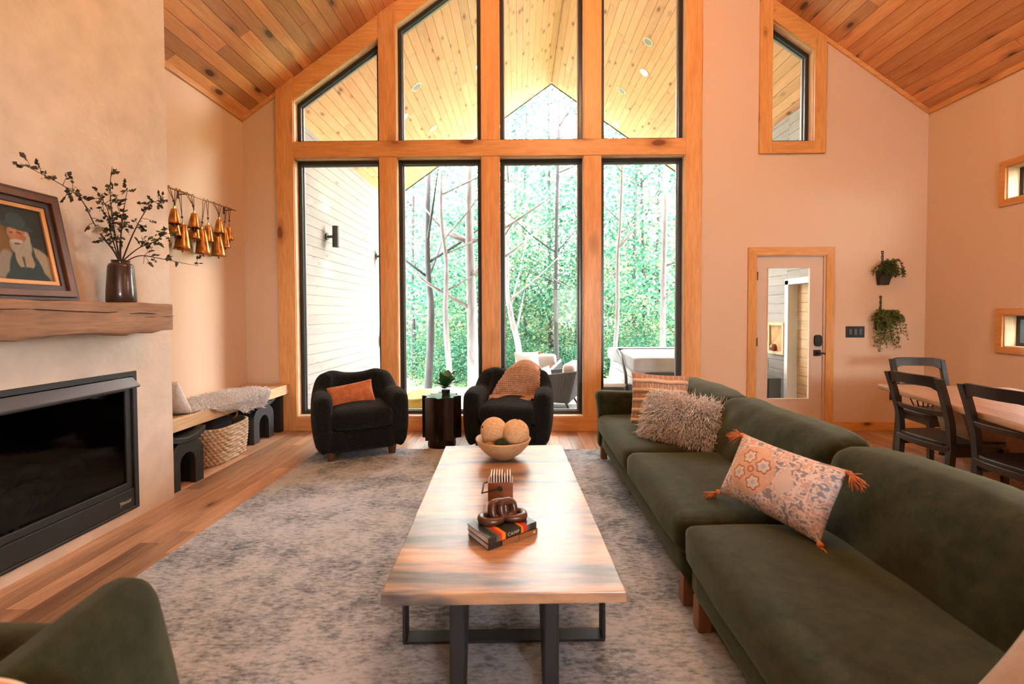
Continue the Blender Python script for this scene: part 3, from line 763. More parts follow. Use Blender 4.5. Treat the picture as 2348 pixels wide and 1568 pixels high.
FOOT = wood('dark_walnut_foot', (.10, .035, .018), (.16, .06, .03), axis='Z', knots=0, rough=.35)
ac = empty('armchair', (-1.66, 4.62, .006), math.radians(27), label='black boucle armchair with an orange pillow', cat='armchair', group='black boucle armchairs by the window')
ac.scale = (1.05, 1.05, 1.02)
o = put('arm_and_back', shell_mesh(), ac); sm = o.modifiers.new('subsurf', 'SUBSURF'); sm.levels = 1; sm.render_levels = 1
MB().soft((0, -.02, .185), (.30, .335, .105), .05, 12, (0, .015, 0)).build('base', BOU, ac, smooth=True)
MB().soft((0, -.06, .385), (.272, .325, .088), .06, 16, (.004, .02, .04), .002, 3).build('seat_cushion', BOU, ac, smooth=True)
for fx in (-.27, .27):
    for fy in (-.27, .24): MB().lathe([(.030, 0), (.042, .09)], 18, (fx, fy, 0)).build('foot', FOOT, ac, smooth=True, auto=.6)
ac2 = copy_tree(ac); ac2.location = (-.09, 4.80, 0); ac2.rotation_euler = (0, 0, math.radians(-7)); ac2['label'] = 'black boucle armchair draped with a tan knitted throw'
# pillow on the first chair
OR = fabric('orange_weave', (.36, .10, .032), (.55, .20, .08), scale=14, fine=180, bmp=.5, sheen=.1)
pm = MB().pillow(.44, .235, .11, 20, .05, seed=2)
pm.build('lumbar_pillow', OR, label='faded orange lumbar pillow on the first black armchair', cat='pillow').matrix_world = \
    Matrix.Translation((-1.70, 4.55, .585)) @ Matrix.Rotation(math.radians(24), 4, 'Z') @ Matrix.Rotation(math.radians(-20), 4, 'X') @ Matrix.Rotation(math.radians(-9), 4, 'Y')
# knitted throw on the second chair: honeycomb relief
KN = fabric('tan_knit', (.40, .24, .15), (.50, .32, .21), scale=8, fine=300, bmp=.4, sheen=.2)
def knit(parent=None):
    m = MB(); nu, nv = 96, 130
    def fn(a, b):
        # b: 0 behind the back, up over the top, down the front to the seat; a across
        prof = [(0, .46, .62), (.12, .455, .74), (.2, .41, .815), (.28, .33, .835), (.36, .245, .80), (.46, .205, .70), (.62, .185, .58), (.74, .165, .50), (.82, .09, .478), (1.0, -.06, .472)]
        for k in range(len(prof) - 1):
            if prof[k][0] <= b <= prof[k + 1][0]:
                t = (b - prof[k][0]) / (prof[k + 1][0] - prof[k][0]); y = prof[k][1] * (1 - t) + prof[k + 1][1] * t; z = prof[k][2] * (1 - t) + prof[k + 1][2] * t; break
        wd = .165 + .085 * min(1, max(0, (b - .25)) / .45) - .05 * max(0, b - .82) / .18
        u = a * 2 - 1; cx = .105 - .125 * max(0, b - .28) / .72
        x = cx + u * wd
        z -= (.14 * abs(u) ** 2.2) * max(0, 1 - abs(b - .3) / .25) * (.62 if u > 0 else .6)
        y -= .10 * max(0, u - .1) ** 2 * (1 if b > .3 else 0)
        cell = math.sin(a * 2 * PI * 11 + (PI / 2 if int(b * 34) % 2 else 0)) * math.sin(b * PI * 34)
        rel = .013 * abs(cell) ** .7
        fold = .012 * math.sin(u * 4 + b * 5) + (.022 * math.sin(u * 9 + b * 40) * max(0, b - .72) / .28)
        tn = (1, 0) if b < .2 else ((0, 1) if b < .34 or b > .8 else (-1, .25))
        return (x, y + tn[0] * (rel + fold * .6), z + tn[1] * (rel + fold * .6) + (.006 if b > .8 else 0))
    m.grid(fn, nu, nv)
    return m
kt = knit().build('knit_throw', KN, smooth=True, label='chunky tan knitted throw draped over the second black armchair', cat='blanket')
kt.matrix_world = ac2.matrix_basis
so = kt.modifiers.new('solid', 'SOLIDIFY'); so.thickness = .008; so.offset = 1

# ---- fluted side table with a plant
def scallop(R, d, n=8, k=9, rot=PI / 8):
    P = [(R * math.cos(2 * PI * i / n + rot), R * math.sin(2 * PI * i / n + rot)) for i in range(n)]; out = []
    for i in range(n):
        a, b = Vector(P[i]), Vector(P[(i + 1) % n]); mid = (a + b) / 2; inw = -mid.normalized()
        for j in range(k): t = j / k; q = a * (1 - t) + b * t + inw * d * math.sin(PI * t); out.append((q.x, q.y))
    return out
DKM = plain('bronze_table', (.035, .020, .014), .32, .55, var=.35, vscale=6)
st = empty('side_table', (-.83, 4.80, 0), math.radians(22.5), label='dark bronze fluted side table between the armchairs', cat='table')
MB().prism(scallop(.208, .042), .085, .515, 'Z').build('body', DKM, st)
MB().prism(scallop(.212, .042), .516, .53, 'Z').build('table_top', plain('dark_table_top', (.03, .035, .035), .22, .4), st, bevel=.002, seg=1)
MB().lathe([(.145, 0), (.15, .02), (.145, .084)], 36).build('base', DKM, st, smooth=True, auto=.6)
LEAF = plain('houseplant_leaf', (.035, .14, .035), .4, var=.4, vscale=12)
LEAF.node_tree.nodes['Principled BSDF'].inputs['Transmission Weight'].default_value = 0
pl_ = empty('potted_plant', (-.80, 4.89, .53), label='small leafy green plant in a dark pot on the side table', cat='plant')
MB().lathe([(.035, 0), (.045, .012), (.048, .05), (.042, .05), (.0, .045)], 20).build('pot', MT['black'], pl_, smooth=True, auto=.7)
for i in range(13):
    a = i * 2.4; tilt = .25 + .55 * (i / 13); l = .115 + .05 * random.random(); w = .055 + .02 * random.random()
    m = MB()
    def lf(p, q, l=l, w=w):
        u = q * 2 - 1; s = p; ww = w * math.sin(PI * min(1, s * .92 + .08)) ** .8
        return (u * ww, s * l, .03 * s * s * -1 + .012 * abs(u))
    m.grid(lf, 7, 4); 
    M = Matrix.Translation((.012 * math.cos(a), .012 * math.sin(a), .05 + .018 * (13 - i) / 3)) @ Matrix.Rotation(a, 4, 'Z') @ Matrix.Rotation(PI / 2 - tilt * 1.5, 4, 'X')
    m.xf(M).build('leaf', LEAF, pl_, smooth=True)

# ---- bench, stools, basket
PINE = wood('bench_pine', (.66, .42, .20), (.78, .56, .32), knot=(.30, .10, .04), axis='Y', knots=2.6, kthr=.06, rough=.45, var=.05)
bn = empty('bench', (-3.0, 4.3, 0), label='thick pine wall bench between the chimney and the window post', cat='bench')
bn.location = (0, 0, 0)
MB().box(-3.288, -2.80, 3.415, 5.37, .47, .56).build('seat_slab', PINE, bn, bevel=.004)
MB().box(-2.798, -2.755, 3.415, 5.37, .455, .563).build('front_board', PINE, bn, bevel=.004)
MB().box(-3.288, -2.83, 5.30, 5.37, 0, .469).build('support_panel', MT['black'], bn)
BST = plain('ebonized_wood', (.016, .017, .017), .55, var=.5, vscale=9, bmp=.2, bscale=40)
def stool(y0, y1, x0, x1, lab):
    s = empty('arch_stool', ((x0 + x1) / 2, (y0 + y1) / 2, 0), label=lab, cat='stool', group='black arch stools under the bench')
    w = (y1 - y0) / 2 * .90; d = (x1 - x0) / 2; H = .392
    n = 16; wi = w * .46; hi = .28
    outer = [(-w, 0)] + [(-w * math.cos(PI * i / n) if True else 0, H - .15 + .15 * math.sin(PI * i / n) ** .8) for i in range(n + 1)] + [(w, 0)]
    inner = [(wi, 0)] + [(wi * math.cos(PI * i / n), hi - wi + wi * math.sin(PI * i / n)) for i in range(n + 1)] + [(-wi, 0)]
    for nm, a, b in (('arch_leg', d - .05, d), ('arch_leg', -d, -d + .05)):
        m = MB(); k = len(outer); inr = inner[::-1]
        V = [(a, p[0], p[1]) for p in outer] + [(a, p[0], p[1]) for p in inr] + [(b, p[0], p[1]) for p in outer] + [(b, p[0], p[1]) for p in inr]
        F = []
        for i in range(k - 1): F += [(i, i + 1, k + i + 1, k + i), (2 * k + i, 3 * k + i, 3 * k + i + 1, 2 * k + i + 1), (i, 2 * k + i, 2 * k + i + 1, i + 1), (k + i, k + i + 1, 3 * k + i + 1, 3 * k + i)]
        F += [(0, k, 3 * k, 2 * k), (k - 1, 3 * k - 1, 4 * k - 1, 2 * k - 1)]
        m.add(V, F).build(nm, BST, s, bevel=.003, seg=1)
    MB().box(-d + .05, d - .05, -w * .93, -w * .60, 0, .26).box(-d + .05, d - .05, w * .60, w * .93, 0, .26).box(-d + .05, d - .05, -w * .6, w * .6, .30, .37).build('side_panel', BST, s)
    W2 = (y1 - y0) / 2
    t = MB()
    m2 = []
    for i in range(17):
        u = i / 8 - 1; m2.append((u * W2, .365 + .045 * u * u))
    t.prism(m2 + [(p[0], p[1] + .05 - .012 * (1 - (p[0] / W2) ** 2)) for p in reversed(m2)], -d - .01, d + .01, 'X')
    t.build('seat', BST, s, bevel=.003, seg=1)
stool(3.43, 3.83, -3.12, -2.70, 'black wooden arch stool under the bench beside the chimney')
stool(4.76, 5.20, -3.24, -2.84, 'black wooden arch stool under the bench beside the window post')
# basket
bk = empty('woven_basket', (-2.97, 4.33, 0), label='woven seagrass basket under the bench between the stools', cat='basket')
SG = fabric('seagrass', (.46, .33, .20), (.72, .60, .46), scale=26, fine=160, bmp=.5, sheen=0)
def bask(R=12, nu=224, inner=False):
    m = MB(); sx, sy = .205, .31
    def fn(a, b):
        t = 2 * PI * a; e = .55; c, s = math.cos(t), math.sin(t); row = b * R; fl = row - math.floor(min(row, R - 1e-6)); ri = int(min(row, R - 1e-6))
        g = .90 + .10 * math.sin(min(1, b * 1.2) * PI / 2)
        rel = 0 if inner else .020 * math.sin(PI * fl) ** .6 * (.5 + .5 * math.sin(a * 2 * PI * 28 + PI * (ri % 2)))
        rx, ry = sx * g + rel - (.014 if inner else 0), sy * g + rel - (.014 if inner else 0)
        return (rx * math.copysign(abs(c) ** e, c), ry * math.copysign(abs(s) ** e, s), .004 + b * .335 + .02 * b * s * s)
    m.grid(fn, nu, R * 4, wrap=True); return m
bask().build('weave', SG, bk, smooth=True)
bask(inner=True, nu=60, R=4).build('lining', plain('basket_inside', (.16, .10, .06), .9), bk, smooth=True)
MB().lathe([(0, .012), (.19, .012)], 24).build('basket_bottom', plain('basket_floor', (.20, .12, .07), .9), bk)
for sgn, yy in ((1, .29), (-1, -.29)):
    MB().tube([(.055 * math.cos(t), yy, .385 + .05 * math.sin(t)) for t in [2 * PI * i / 24 for i in range(24)]], .009, 8, closed=True).build('handle', plain('bent_wood', (.42, .22, .10), .5), bk, smooth=True)
MB().soft((0, 0, 0), (.13, .20, .07), .06, 10, (0, 0, .03), .004).build('dark_cushion', plain('black_canvas', (.02, .02, .022), .9, bmp=.3), smooth=True, label='dark folded cushion stuffed in the woven basket', cat='cushion').matrix_world = Matrix.Translation((-2.99, 4.28, .30)) @ Matrix.Rotation(.25, 4, 'X')

# ---- dining corner
OAK = wood('pale_oak', (.42, .25, .15), (.56, .37, .24), axis='Y', knots=0, rough=.6, var=.05, streak=.6)
dt = empty('dining_table', (3.25, 4.18, 0), math.radians(-13.5), label='pale oak dining table with slanted pedestal legs', cat='table')
def dpt(): pass
MB().box(0, .98, -2.6, 0, .705, .75).build('tabletop', OAK, dt, bevel=.012, seg=2)
for yy in (-.72, -1.95):
    MB().prism([(.30, 0), (.68, 0), (.86, .70), (.12, .70)], yy - .16, yy + .16, 'Y').build('pedestal', OAK, dt, bevel=.006, seg=1)
MB().box(.35, .63, -1.79, -.88, .06, .14).build('stretcher', OAK, dt)
EB = plain('black_stained_wood', (.016, .015, .014), .38, var=.4, vscale=8, bmp=.08, bscale=60)
def chair_mb(spindles):
    """faces +X, back plane near x=0; origin at the middle of the back, on the floor"""
    r = empty('dining_chair')
    def arc(y, d=.045): return -d * (1 - (y / .21) ** 2)
    for s in (-1, 1):
        pts = [(-.005, .47, .47)]; 
        p = [(-.02, 0), (.01, .22), (.028, .44), (.012, .62), (-.035, .80), (-.075, .93)]
        q = []
        for (x, z) in p: q.append((x, s * (.205 + .012 * (z / .93)), z))
        m = MB()
        for k in range(len(q) - 1):
            (x0, y0, z0), (x1, y1, z1) = q[k], q[k + 1]; w0 = .021; hw = .019
            m.add([(x0 - w0, y0 - hw, z0), (x0 + w0, y0 - hw, z0), (x0 + w0, y0 + hw, z0), (x0 - w0, y0 + hw, z0), (x1 - w0, y1 - hw, z1), (x1 + w0, y1 - hw, z1), (x1 + w0, y1 + hw, z1), (x1 - w0, y1 + hw, z1)],
                  [(0, 1, 5, 4), (1, 2, 6, 5), (2, 3, 7, 6), (3, 0, 4, 7)] + ([(3, 2, 1, 0)] if k == 0 else []) + ([(4, 5, 6, 7)] if k == len(q) - 2 else []))
        m.build('back_post', EB, r)
        m = MB(); m.add([(.40, s * .19 - .018, 0), (.435, s * .19 - .018, 0), (.435, s * .19 + .018, 0), (.40, s * .19 + .018, 0), (.385, s * .19 - .022, .43), (.43, s * .19 - .022, .43), (.43, s * .19 + .022, .43), (.385, s * .19 + .022, .43)],
                        [(0, 1, 5, 4), (1, 2, 6, 5), (2, 3, 7, 6), (3, 0, 4, 7), (3, 2, 1, 0), (4, 5, 6, 7)]).build('front_leg', EB, r)
    def rail(z0, z1, x, name, d=.045, rnd=False):
        m = MB(); n = 14; V = []; F = []
        for i in range(n + 1):
            y = -.217 + .434 * i / n; xx = x + arc(y, d); up = z1; lo = z0
            if rnd: e = abs(y) / .217; up = z1 - .035 * max(0, e - .75) ** 1.5 * 8 * .4; lo = z0 - .05 * max(0, e - .6) ** 2 * 6.2
            V += [(xx - .012, y, lo), (xx + .012, y, lo), (xx + .012 - .02, y, up), (xx - .012 - .02, y, up)]
        for i in range(n):
            a, b = i * 4, i * 4 + 4; F += [(a + j, a + (j + 1) % 4, b + (j + 1) % 4, b + j) for j in range(4)]
        F += [(3, 2, 1, 0), tuple(n * 4 + j for j in range(4))]
        m.add(V, F).build(name, EB, r, bevel=.003, seg=1)
    rail(.865, .945, -.048, 'top_rail', rnd=True); rail(.655, .695, .008, 'cross_rail', .035); rail(.40, .45, .025, 'seat_rail', .03)
    m = MB(); sp = []
    for i in range(25):
        t = 2 * PI * i / 24; c, s = math.cos(t), math.sin(t); sp.append((.215 + .235 * math.copysign(abs(c) ** .45, c), .232 * math.copysign(abs(s) ** .45, s)))
    m.prism(sp[:-1], .445, .478, 'Z').build('seat', EB, r, bevel=.008)
    m = MB().box(.02, .42, -.19, -.172, .37, .445).box(.02, .42, .172, .19, .37, .445).box(.40, .418, -.172, .172, .37, .445)
    m.build('apron', EB, r)
    if spindles:
        for k in range(5):
            y = (-2 + k) * .062
            MB().tube([(.03, y * .6, .47), (.01, y * 1.2, .665)], .006, 6).build('spindle', EB, r, smooth=True)
    return r
ch = chair_mb(False); ch.location = (3.0, 3.43, 0)
tag(ch, 'black dining chair with open back beside the far end of the sofa', 'chair', 'black dining chairs')
c2 = copy_tree(ch); c2.location = (2.955, 2.78, 0); c2['label'] = 'black dining chair cut off by the picture edge'
c3 = chair_mb(True); c3.location = (3.93, 4.50, 0); c3.rotation_euler = (0, 0, math.radians(-98)); tag(c3, 'black spindle-back dining chair across the table by the wall', 'chair', 'black dining chairs')
from mathutils import noise as mnoise
# ================================================================== fireplace side
fp = empty('fireplace_insert', (0, 0, 0), label='black gas fireplace insert set in the plaster chimney', cat='fireplace')
BK = MT['black']; xf = CX0 + .004
def rx_ring(a, b, x0, x1):
    m = ring(a, b, x0, x1); m.v = [(p[1], p[0], p[2]) for p in m.v]; return m
R0 = [(IY0, IZ0), (IY1, IZ0), (IY1, IZ1), (IY0, IZ1)]
rx_ring(R0, [(IY0 + .035, IZ0 + .02), (IY1 - .035, IZ0 + .02), (IY1 - .035, IZ1 - .035), (IY0 + .035, IZ1 - .035)], xf - .03, xf + .006).build('surround', BK, fp, bevel=.003, seg=1)
MB().add([(xf + .004, IY0 + .036, .975), (xf + .004, IY1 - .036, .975), (xf + .045, IY1 - .02, .915), (xf + .045, IY0 + .02, .915), (xf - .01, IY0 + .036, .967), (xf - .01, IY1 - .036, .967), (xf + .04, IY1 - .02, .905), (xf + .04, IY0 + .02, .905)],
         [(0, 1, 2, 3), (7, 6, 5, 4), (0, 3, 7, 4), (1, 5, 6, 2), (2, 6, 7, 3), (0, 4, 5, 1)]).build('hood', plain('satin_grey_hood', (.10, .10, .11), .35, .3), fp)
bp = MB().box(xf - .05, xf + .002, IY0 + .036, IY1 - .036, .092, .215).build('access_panel', BK, fp, bevel=.002, seg=1)
cb = MB(); n = 60
lg = [(xf + .003, 2.93 + .085 * t + .004 * math.sin(t * 40), .138 + .02 * t * .3 + .009 * math.sin(t * 38 + .8) * (1.7 if t < .2 else 1)) for t in [i / n for i in range(n + 1)]]
cb.tube(lg, .0018, 5).build('script_badge', plain('silver_badge', (.75, .75, .75), .3, .9), bp, smooth=True)
ring_i = [(IY0 + .036, .216), (IY1 - .036, .216), (IY1 - .036, .93), (IY0 + .036, .93)]
rx_ring(ring_i, inset(ring_i, .045), xf - .03, xf - .008).build('glass_frame', BK, fp, bevel=.003, seg=1)
gi = inset(ring_i, .04); MB().add([(xf - .02, a, b) for a, b in gi], [(0, 1, 2, 3)]).build('fire_glass', glass('smoked_glass', (.18, .18, .18), .05, scale=.9), fp)
fb = MB(); x0, x1 = -3.16, xf - .03; a, b, c, d = IY0 + .03, IY1 - .03, .20, .96
fb.add([(x1, a, c), (x1, b, c), (x1, b, d), (x1, a, d), (x0, a + .15, c), (x0, b - .15, c), (x0, b - .15, d), (x0, a + .15, d)], [(0, 1, 5, 4), (1, 2, 6, 5), (2, 3, 7, 6), (3, 0, 4, 7), (4, 5, 6, 7)])
fb.build('firebox', plain('sooty_liner', (.02, .02, .02), .8), fp)
LOG = plain('charred_log', (.07, .06, .05), .9, var=.6, vscale=14, bmp=.8, bscale=18, bdist=.02)
for i, (y0_, y1_, z_, x_) in enumerate(((2.05, 2.85, .28, -2.98), (2.1, 2.6, .30, -2.84), (2.35, 2.95, .33, -2.9), (2.2, 2.7, .40, -2.95))):
    MB().tube([(x_ + .03 * math.sin(k * 1.7 + i), y0_ + (y1_ - y0_) * k / 6, z_ + .06 * (k / 6 if i > 1 else 0) + .012 * math.sin(k * 2.2 + i)) for k in range(7)], [.045, .05, .048, .052, .05, .046, .04], 10).build('gas_log', LOG, fp, smooth=True)
for y_, z_ in ((2.33, .25), (2.37, .252), (2.42, .253), (2.24, .249)):
    MB().soft((-2.76, y_, z_ - .03), (.012, .012, .01), .008, 4).build('ember', plain('pale_ember', (.75, .7, .65), .7), fp, smooth=True)
# mantel
def mantel_mat():
    m = wood('hewn_mantel', (.20, .095, .045), (.40, .235, .14), knot=(.08, .04, .02), axis='Y', knots=1.6, kthr=.05, rough=.75, var=0, rnd=0, streak=.8)
    return m
mm = MB().soft((-2.535, 2.40, 1.38), (.115, .75, .095), .014, 26, (0, 0, 0), .0, 3, fn=lambda q, u: Vector((q.x + .004 * math.sin(q.y * 23) * (u[0] > .9), q.y, q.z + (.010 * math.sin(q.y * 9 + 1) + .006 * math.sin(q.y * 31)) * (1 if u[2] < -.9 and u[0] > 0 else 0) + .003 * math.sin(q.y * 17))))
ml = mm.build('mantel_beam', mantel_mat(), smooth=True, auto=.7, label='rough hewn wooden mantel beam above the fireplace', cat='mantel')
for pts in ([(2.0, 1.425), (2.2, 1.43), (2.45, 1.418), (2.62, 1.413), (2.78, 1.42)], [(2.74, 1.402), (2.86, 1.41), (2.97, 1.405), (3.08, 1.40)], [(2.9, 1.385), (3.02, 1.383), (3.148, 1.388)]):
    MB().tube([(-2.4195, y_, z_) for y_, z_ in pts], [.001] + [.0035] * (len(pts) - 2) + [.001], 5).build('crack', plain('dark_crack', (.03, .015, .01), .9), ml)

# ---- portrait on the mantel
pt = empty('framed_portrait', (0, 0, 0), label='framed oil portrait of a bearded man in a hat leaning on the mantel', cat='painting')
pt.matrix_world = Matrix.Translation((-2.485, 2.285, 1.478)) @ Matrix.Rotation(math.radians(-11), 4, 'Y')
PW, PH = .52, .60
def rr(d): return [(-PW / 2 + d, d), (PW / 2 - d, d), (PW / 2 - d, PH - d), (-PW / 2 + d, PH - d)]
dkw = plain('dark_frame_wood', (.030, .012, .007), .5, var=.4, vscale=6); mdw = plain('walnut_frame_wood', (.10, .035, .015), .5, var=.4, vscale=6); gl = plain('gilt_slip', (.52, .25, .08), .4, .2)
for d0, d1, x0, x1, mt_ in ((0, .02, -.045, -.008, dkw), (.02, .055, -.045, .004, mdw), (.055, .085, -.045, -.01, dkw), (.085, .108, -.045, -.016, gl)):
    rx_ring(rr(d0), rr(d1), x0, x1).build('frame_moulding', mt_, pt, bevel=.003, seg=2)
def canvas_col(co):
    u = (co.y + PW / 2 - .108) / (PW - .216) - .03; v = (co.z - .108) / (PH - .216)
    def ell(cx, cy, a, b, rot=0):
        x, y = u - cx, v - cy; c, s = math.cos(rot), math.sin(rot); x, y = x * c + y * s, -x * s + y * c
        return (x / a) ** 2 + (y / b) ** 2
    def sm(t, e=.25): return max(0, min(1, (1 - t) / e + .5))
    col = np.array([.018, .022, .016]) * (1 + .3 * math.sin(u * 9) * math.sin(v * 7))
    ochre = np.array([.19, .10, .025]); w = sm(ell(.12, .45, .35, .33), .9); col = col * (1 - w) + ochre * w
    def lay(c, w):
        nonlocal col; col = col * (1 - w) + np.array(c) * w
    lay((.38, .31, .21), sm(ell(.86, .13, .22, .36, .55), .2)); lay((.28, .25, .19), sm(ell(.26, .10, .14, .3, -.2), .3))
    lay((.022, .05, .052), sm(ell(.57, .02, .28, .42), .12)); lay((.40, .32, .22), sm(ell(.58, .30, .15, .17), .15)); lay((.022, .05, .052), sm(ell(.57, -.02, .36, .20), .15))
    lay((.022, .05, .052), sm(ell(.72, .38, .03, .17, .1), .3)); lay((.08, .08, .08), sm(ell(.55, .30, .02, .15), .6))
    lay((.36, .33, .26), sm(ell(.555, .47, .17, .15), .3)); lay((.42, .18, .08), sm(ell(.53, .63, .155, .13), .15))
    lay((.40, .36, .29), sm(ell(.67, .55, .05, .13, -.1), .4)); lay((.50, .24, .13), sm(ell(.48, .66, .06, .05), .5)); lay((.16, .055, .025), sm(ell(.44, .64, .03, .012), .8)); lay((.16, .055, .025), sm(ell(.56, .645, .045, .014, -.2), .8))
    lay((.44, .14, .06), sm(ell(.61, .585, .05, .04), .8)); lay((.48, .20, .10), sm(ell(.47, .59, .022, .05), .6)); lay((.50, .47, .40), sm(ell(.50, .525, .10, .03, .05), .5)); lay((.06, .025, .015), sm(ell(.50, .495, .05, .010), .8))
    lay((.022, .045, .048), sm(ell(.53, .735, .27, .045, -.13), .2)); lay((.028, .058, .062), sm(ell(.545, .81, .15, .11, -.1), .15)); lay((.030, .055, .058), sm(ell(.55, .86, .09, .035, -.1), .7))
    g = .05 * math.sin(u * 70 + v * 31) * math.sin(v * 83)
    return tuple(np.clip(col * .7 * (1 + g), 0, 1))
cm = MB(); cm.grid(lambda a, b: (-.026, -PW / 2 + .108 + a * (PW - .216), .108 + b * (PH - .216)), 110, 100)
me = cm.mesh('canvas', vcol('oil_canvas', .8, bmp=.15, bscale=120)); set_colors(me, canvas_col); put('canvas', me, pt)
MB().box(-.045, -.03, -PW / 2 + .02, PW / 2 - .02, .02, PH - .02).build('backing', dkw, pt)

# ---- vase and branches
va = MB().lathe([(.0, .0), (.074, 0), (.078, .006), (.077, .06), (.070, .16), (.066, .225), (.060, .242), (.047, .25), (.047, .262), (.050, .266), (.044, .268), (.040, .25), (.0, .24)], 40, (-2.535, 2.86, 1.478))
va.build('vase', plain('bronze_glaze', (.045, .028, .02), .28, .35, var=.4, vscale=5, coat=.5), smooth=True, auto=.9, label='dark bronze glazed vase on the mantel', cat='vase')
STEM = plain('dark_twig', (.045, .026, .018), .8); DLEAF = plain('dark_plum_leaf', (.016, .013, .010), .55, var=.6, vscale=20, c2=(.045, .035, .016)); GLEAF = plain('olive_leaf', (.045, .05, .015), .5, var=.5, vscale=20); PETAL = plain('cream_petal', (.75, .66, .52), .7)
def leafq(mb, p, d, l, w, up=None):
    d = Vector(d).normalized(); s = d.cross(Vector(up or (random.uniform(-1, 1), random.uniform(-1, 1), random.uniform(-.3, 1)))).normalized(); n = d.cross(s); p = Vector(p)
    a = p; b = p + d * l * .45 + s * w + n * l * .06; c = p + d * l; e = p + d * l * .45 - s * w + n * l * .06; f = p + d * l * .5
    mb.add([a, b, c, e], [(0, 1, 2), (0, 2, 3)])
def cat_path(pts, k=6):
    out = []; P = [Vector(p) for p in pts]; P = [P[0] * 2 - P[1]] + P + [P[-1] * 2 - P[-2]]
    for i in range(1, len(P) - 2):
        for j in range(k):
            t = j / k; a, b, c, d = P[i - 1:i + 3]
            out.append(.5 * ((2 * b) + (c - a) * t + (2 * a - 5 * b + 4 * c - d) * t * t + (3 * b - a - 3 * c + d) * t ** 3))
    out.append(P[-2]); return out
BR = [(-2.50, [(2.86, 1.72), (2.79, 1.79), (2.67, 1.92), (2.58, 2.05), (2.48, 2.10), (2.37, 2.14), (2.26, 2.16)], 26, DLEAF, 'long drooping branch of dark leaves reaching over the portrait', 0),
      (-2.48, [(2.86, 1.72), (2.78, 1.92), (2.75, 2.07), (2.74, 2.2), (2.745, 2.30)], 9, GLEAF, 'tallest upright budding twig in the bronze vase', 1),
      (-2.47, [(2.86, 1.72), (2.82, 1.89), (2.83, 2.06), (2.85, 2.2)], 9, GLEAF, 'shorter upright budding twig in the bronze vase', 0),
      (-2.46, [(2.86, 1.72), (2.90, 1.91), (2.96, 2.05), (3.03, 2.15), (3.13, 2.19)], 24, DLEAF, 'arching branch of dark leaves beside the hanging bells', 0),
      (-2.44, [(2.86, 1.73), (2.93, 1.83), (3.03, 1.89), (3.10, 1.95)], 22, GLEAF, 'bushy olive-leaved branch leaning out of the vase', 0),
      (-2.42, [(2.86, 1.72), (2.92, 1.78), (3.02, 1.78), (3.22, 1.77), (3.38, 1.765)], 10, GLEAF, 'thin bare twig stretching sideways below the bells', 0),
      (-2.49, [(2.86, 1.72), (2.77, 1.80), (2.70, 1.86), (2.66, 1.90)], 6, DLEAF, 'short twig carrying the big cream blossom', 1),
      (-2.52, [(2.86, 1.72), (2.84, 1.85), (2.87, 1.98), (2.83, 2.08)], 20, DLEAF, 'dense dark-leaved branch in the middle of the vase', 0),
      (-2.47, [(2.86, 1.72), (2.75, 1.90), (2.72, 2.02), (2.66, 2.10)], 22, DLEAF, 'dark-leaved branch leaning towards the portrait frame', 0)]
for X_, pts, nl, lm, lab, fl in BR:
    b = empty('branch', (-2.535, 2.86, 1.72), label=lab, cat='branch', group='branches in the mantel vase'); b.location = (0, 0, 0)
    path = cat_path([(-2.535 + (X_ + 2.535) * min(1, i / 2) + .01 * math.sin(i * 2.1), y_, z_) for i, (y_, z_) in enumerate(pts)])
    sm_ = MB().tube(path, [.0045 * (1 - .75 * i / len(path)) for i in range(len(path))], 6); lv_ = MB(); k0 = len(path) // 3
    for i in range(nl):
        q = path[random.randint(k0, len(path) - 1)]; dd = Vector((random.uniform(-.6, .9), random.uniform(-1, 1), random.uniform(-.7, 1))).normalized(); tip = q + dd * random.uniform(.02, .07)
        sm_.tube([q, (q + tip) / 2 + Vector((0, 0, .004)), tip], [.0018, .0014, .001], 4)
        for j in range(3):
            leafq(lv_, tip - dd * .012 * j, dd + Vector((random.uniform(-.9, .9), random.uniform(-.9, .9), random.uniform(-.6, .6))), random.uniform(.022, .040), random.uniform(.008, .014))
    sm_.build('stem', STEM, b, smooth=True); lv_.build('leaves', lm, b, kind='stuff')
    if fl:
        q = path[-1] if nl < 8 else path[int(len(path) * .62)]; R_ = .038 if nl < 8 else .016
        for j in range(9):
            a = j * 2.4; d = Vector((.6 + .5 * math.cos(a), math.sin(a), .5 * math.cos(a * 1.3))).normalized()
            mb = MB(); mb.grid(lambda s, t: tuple(Vector(q) + d * R_ * s * (.6 + .4 * math.sin(PI * t)) + d.orthogonal() * R_ * (t - .5) * 1.2 * math.sin(PI * min(1, s * .8 + .2))), 4, 4); mb.build('petal', PETAL, b, smooth=True)

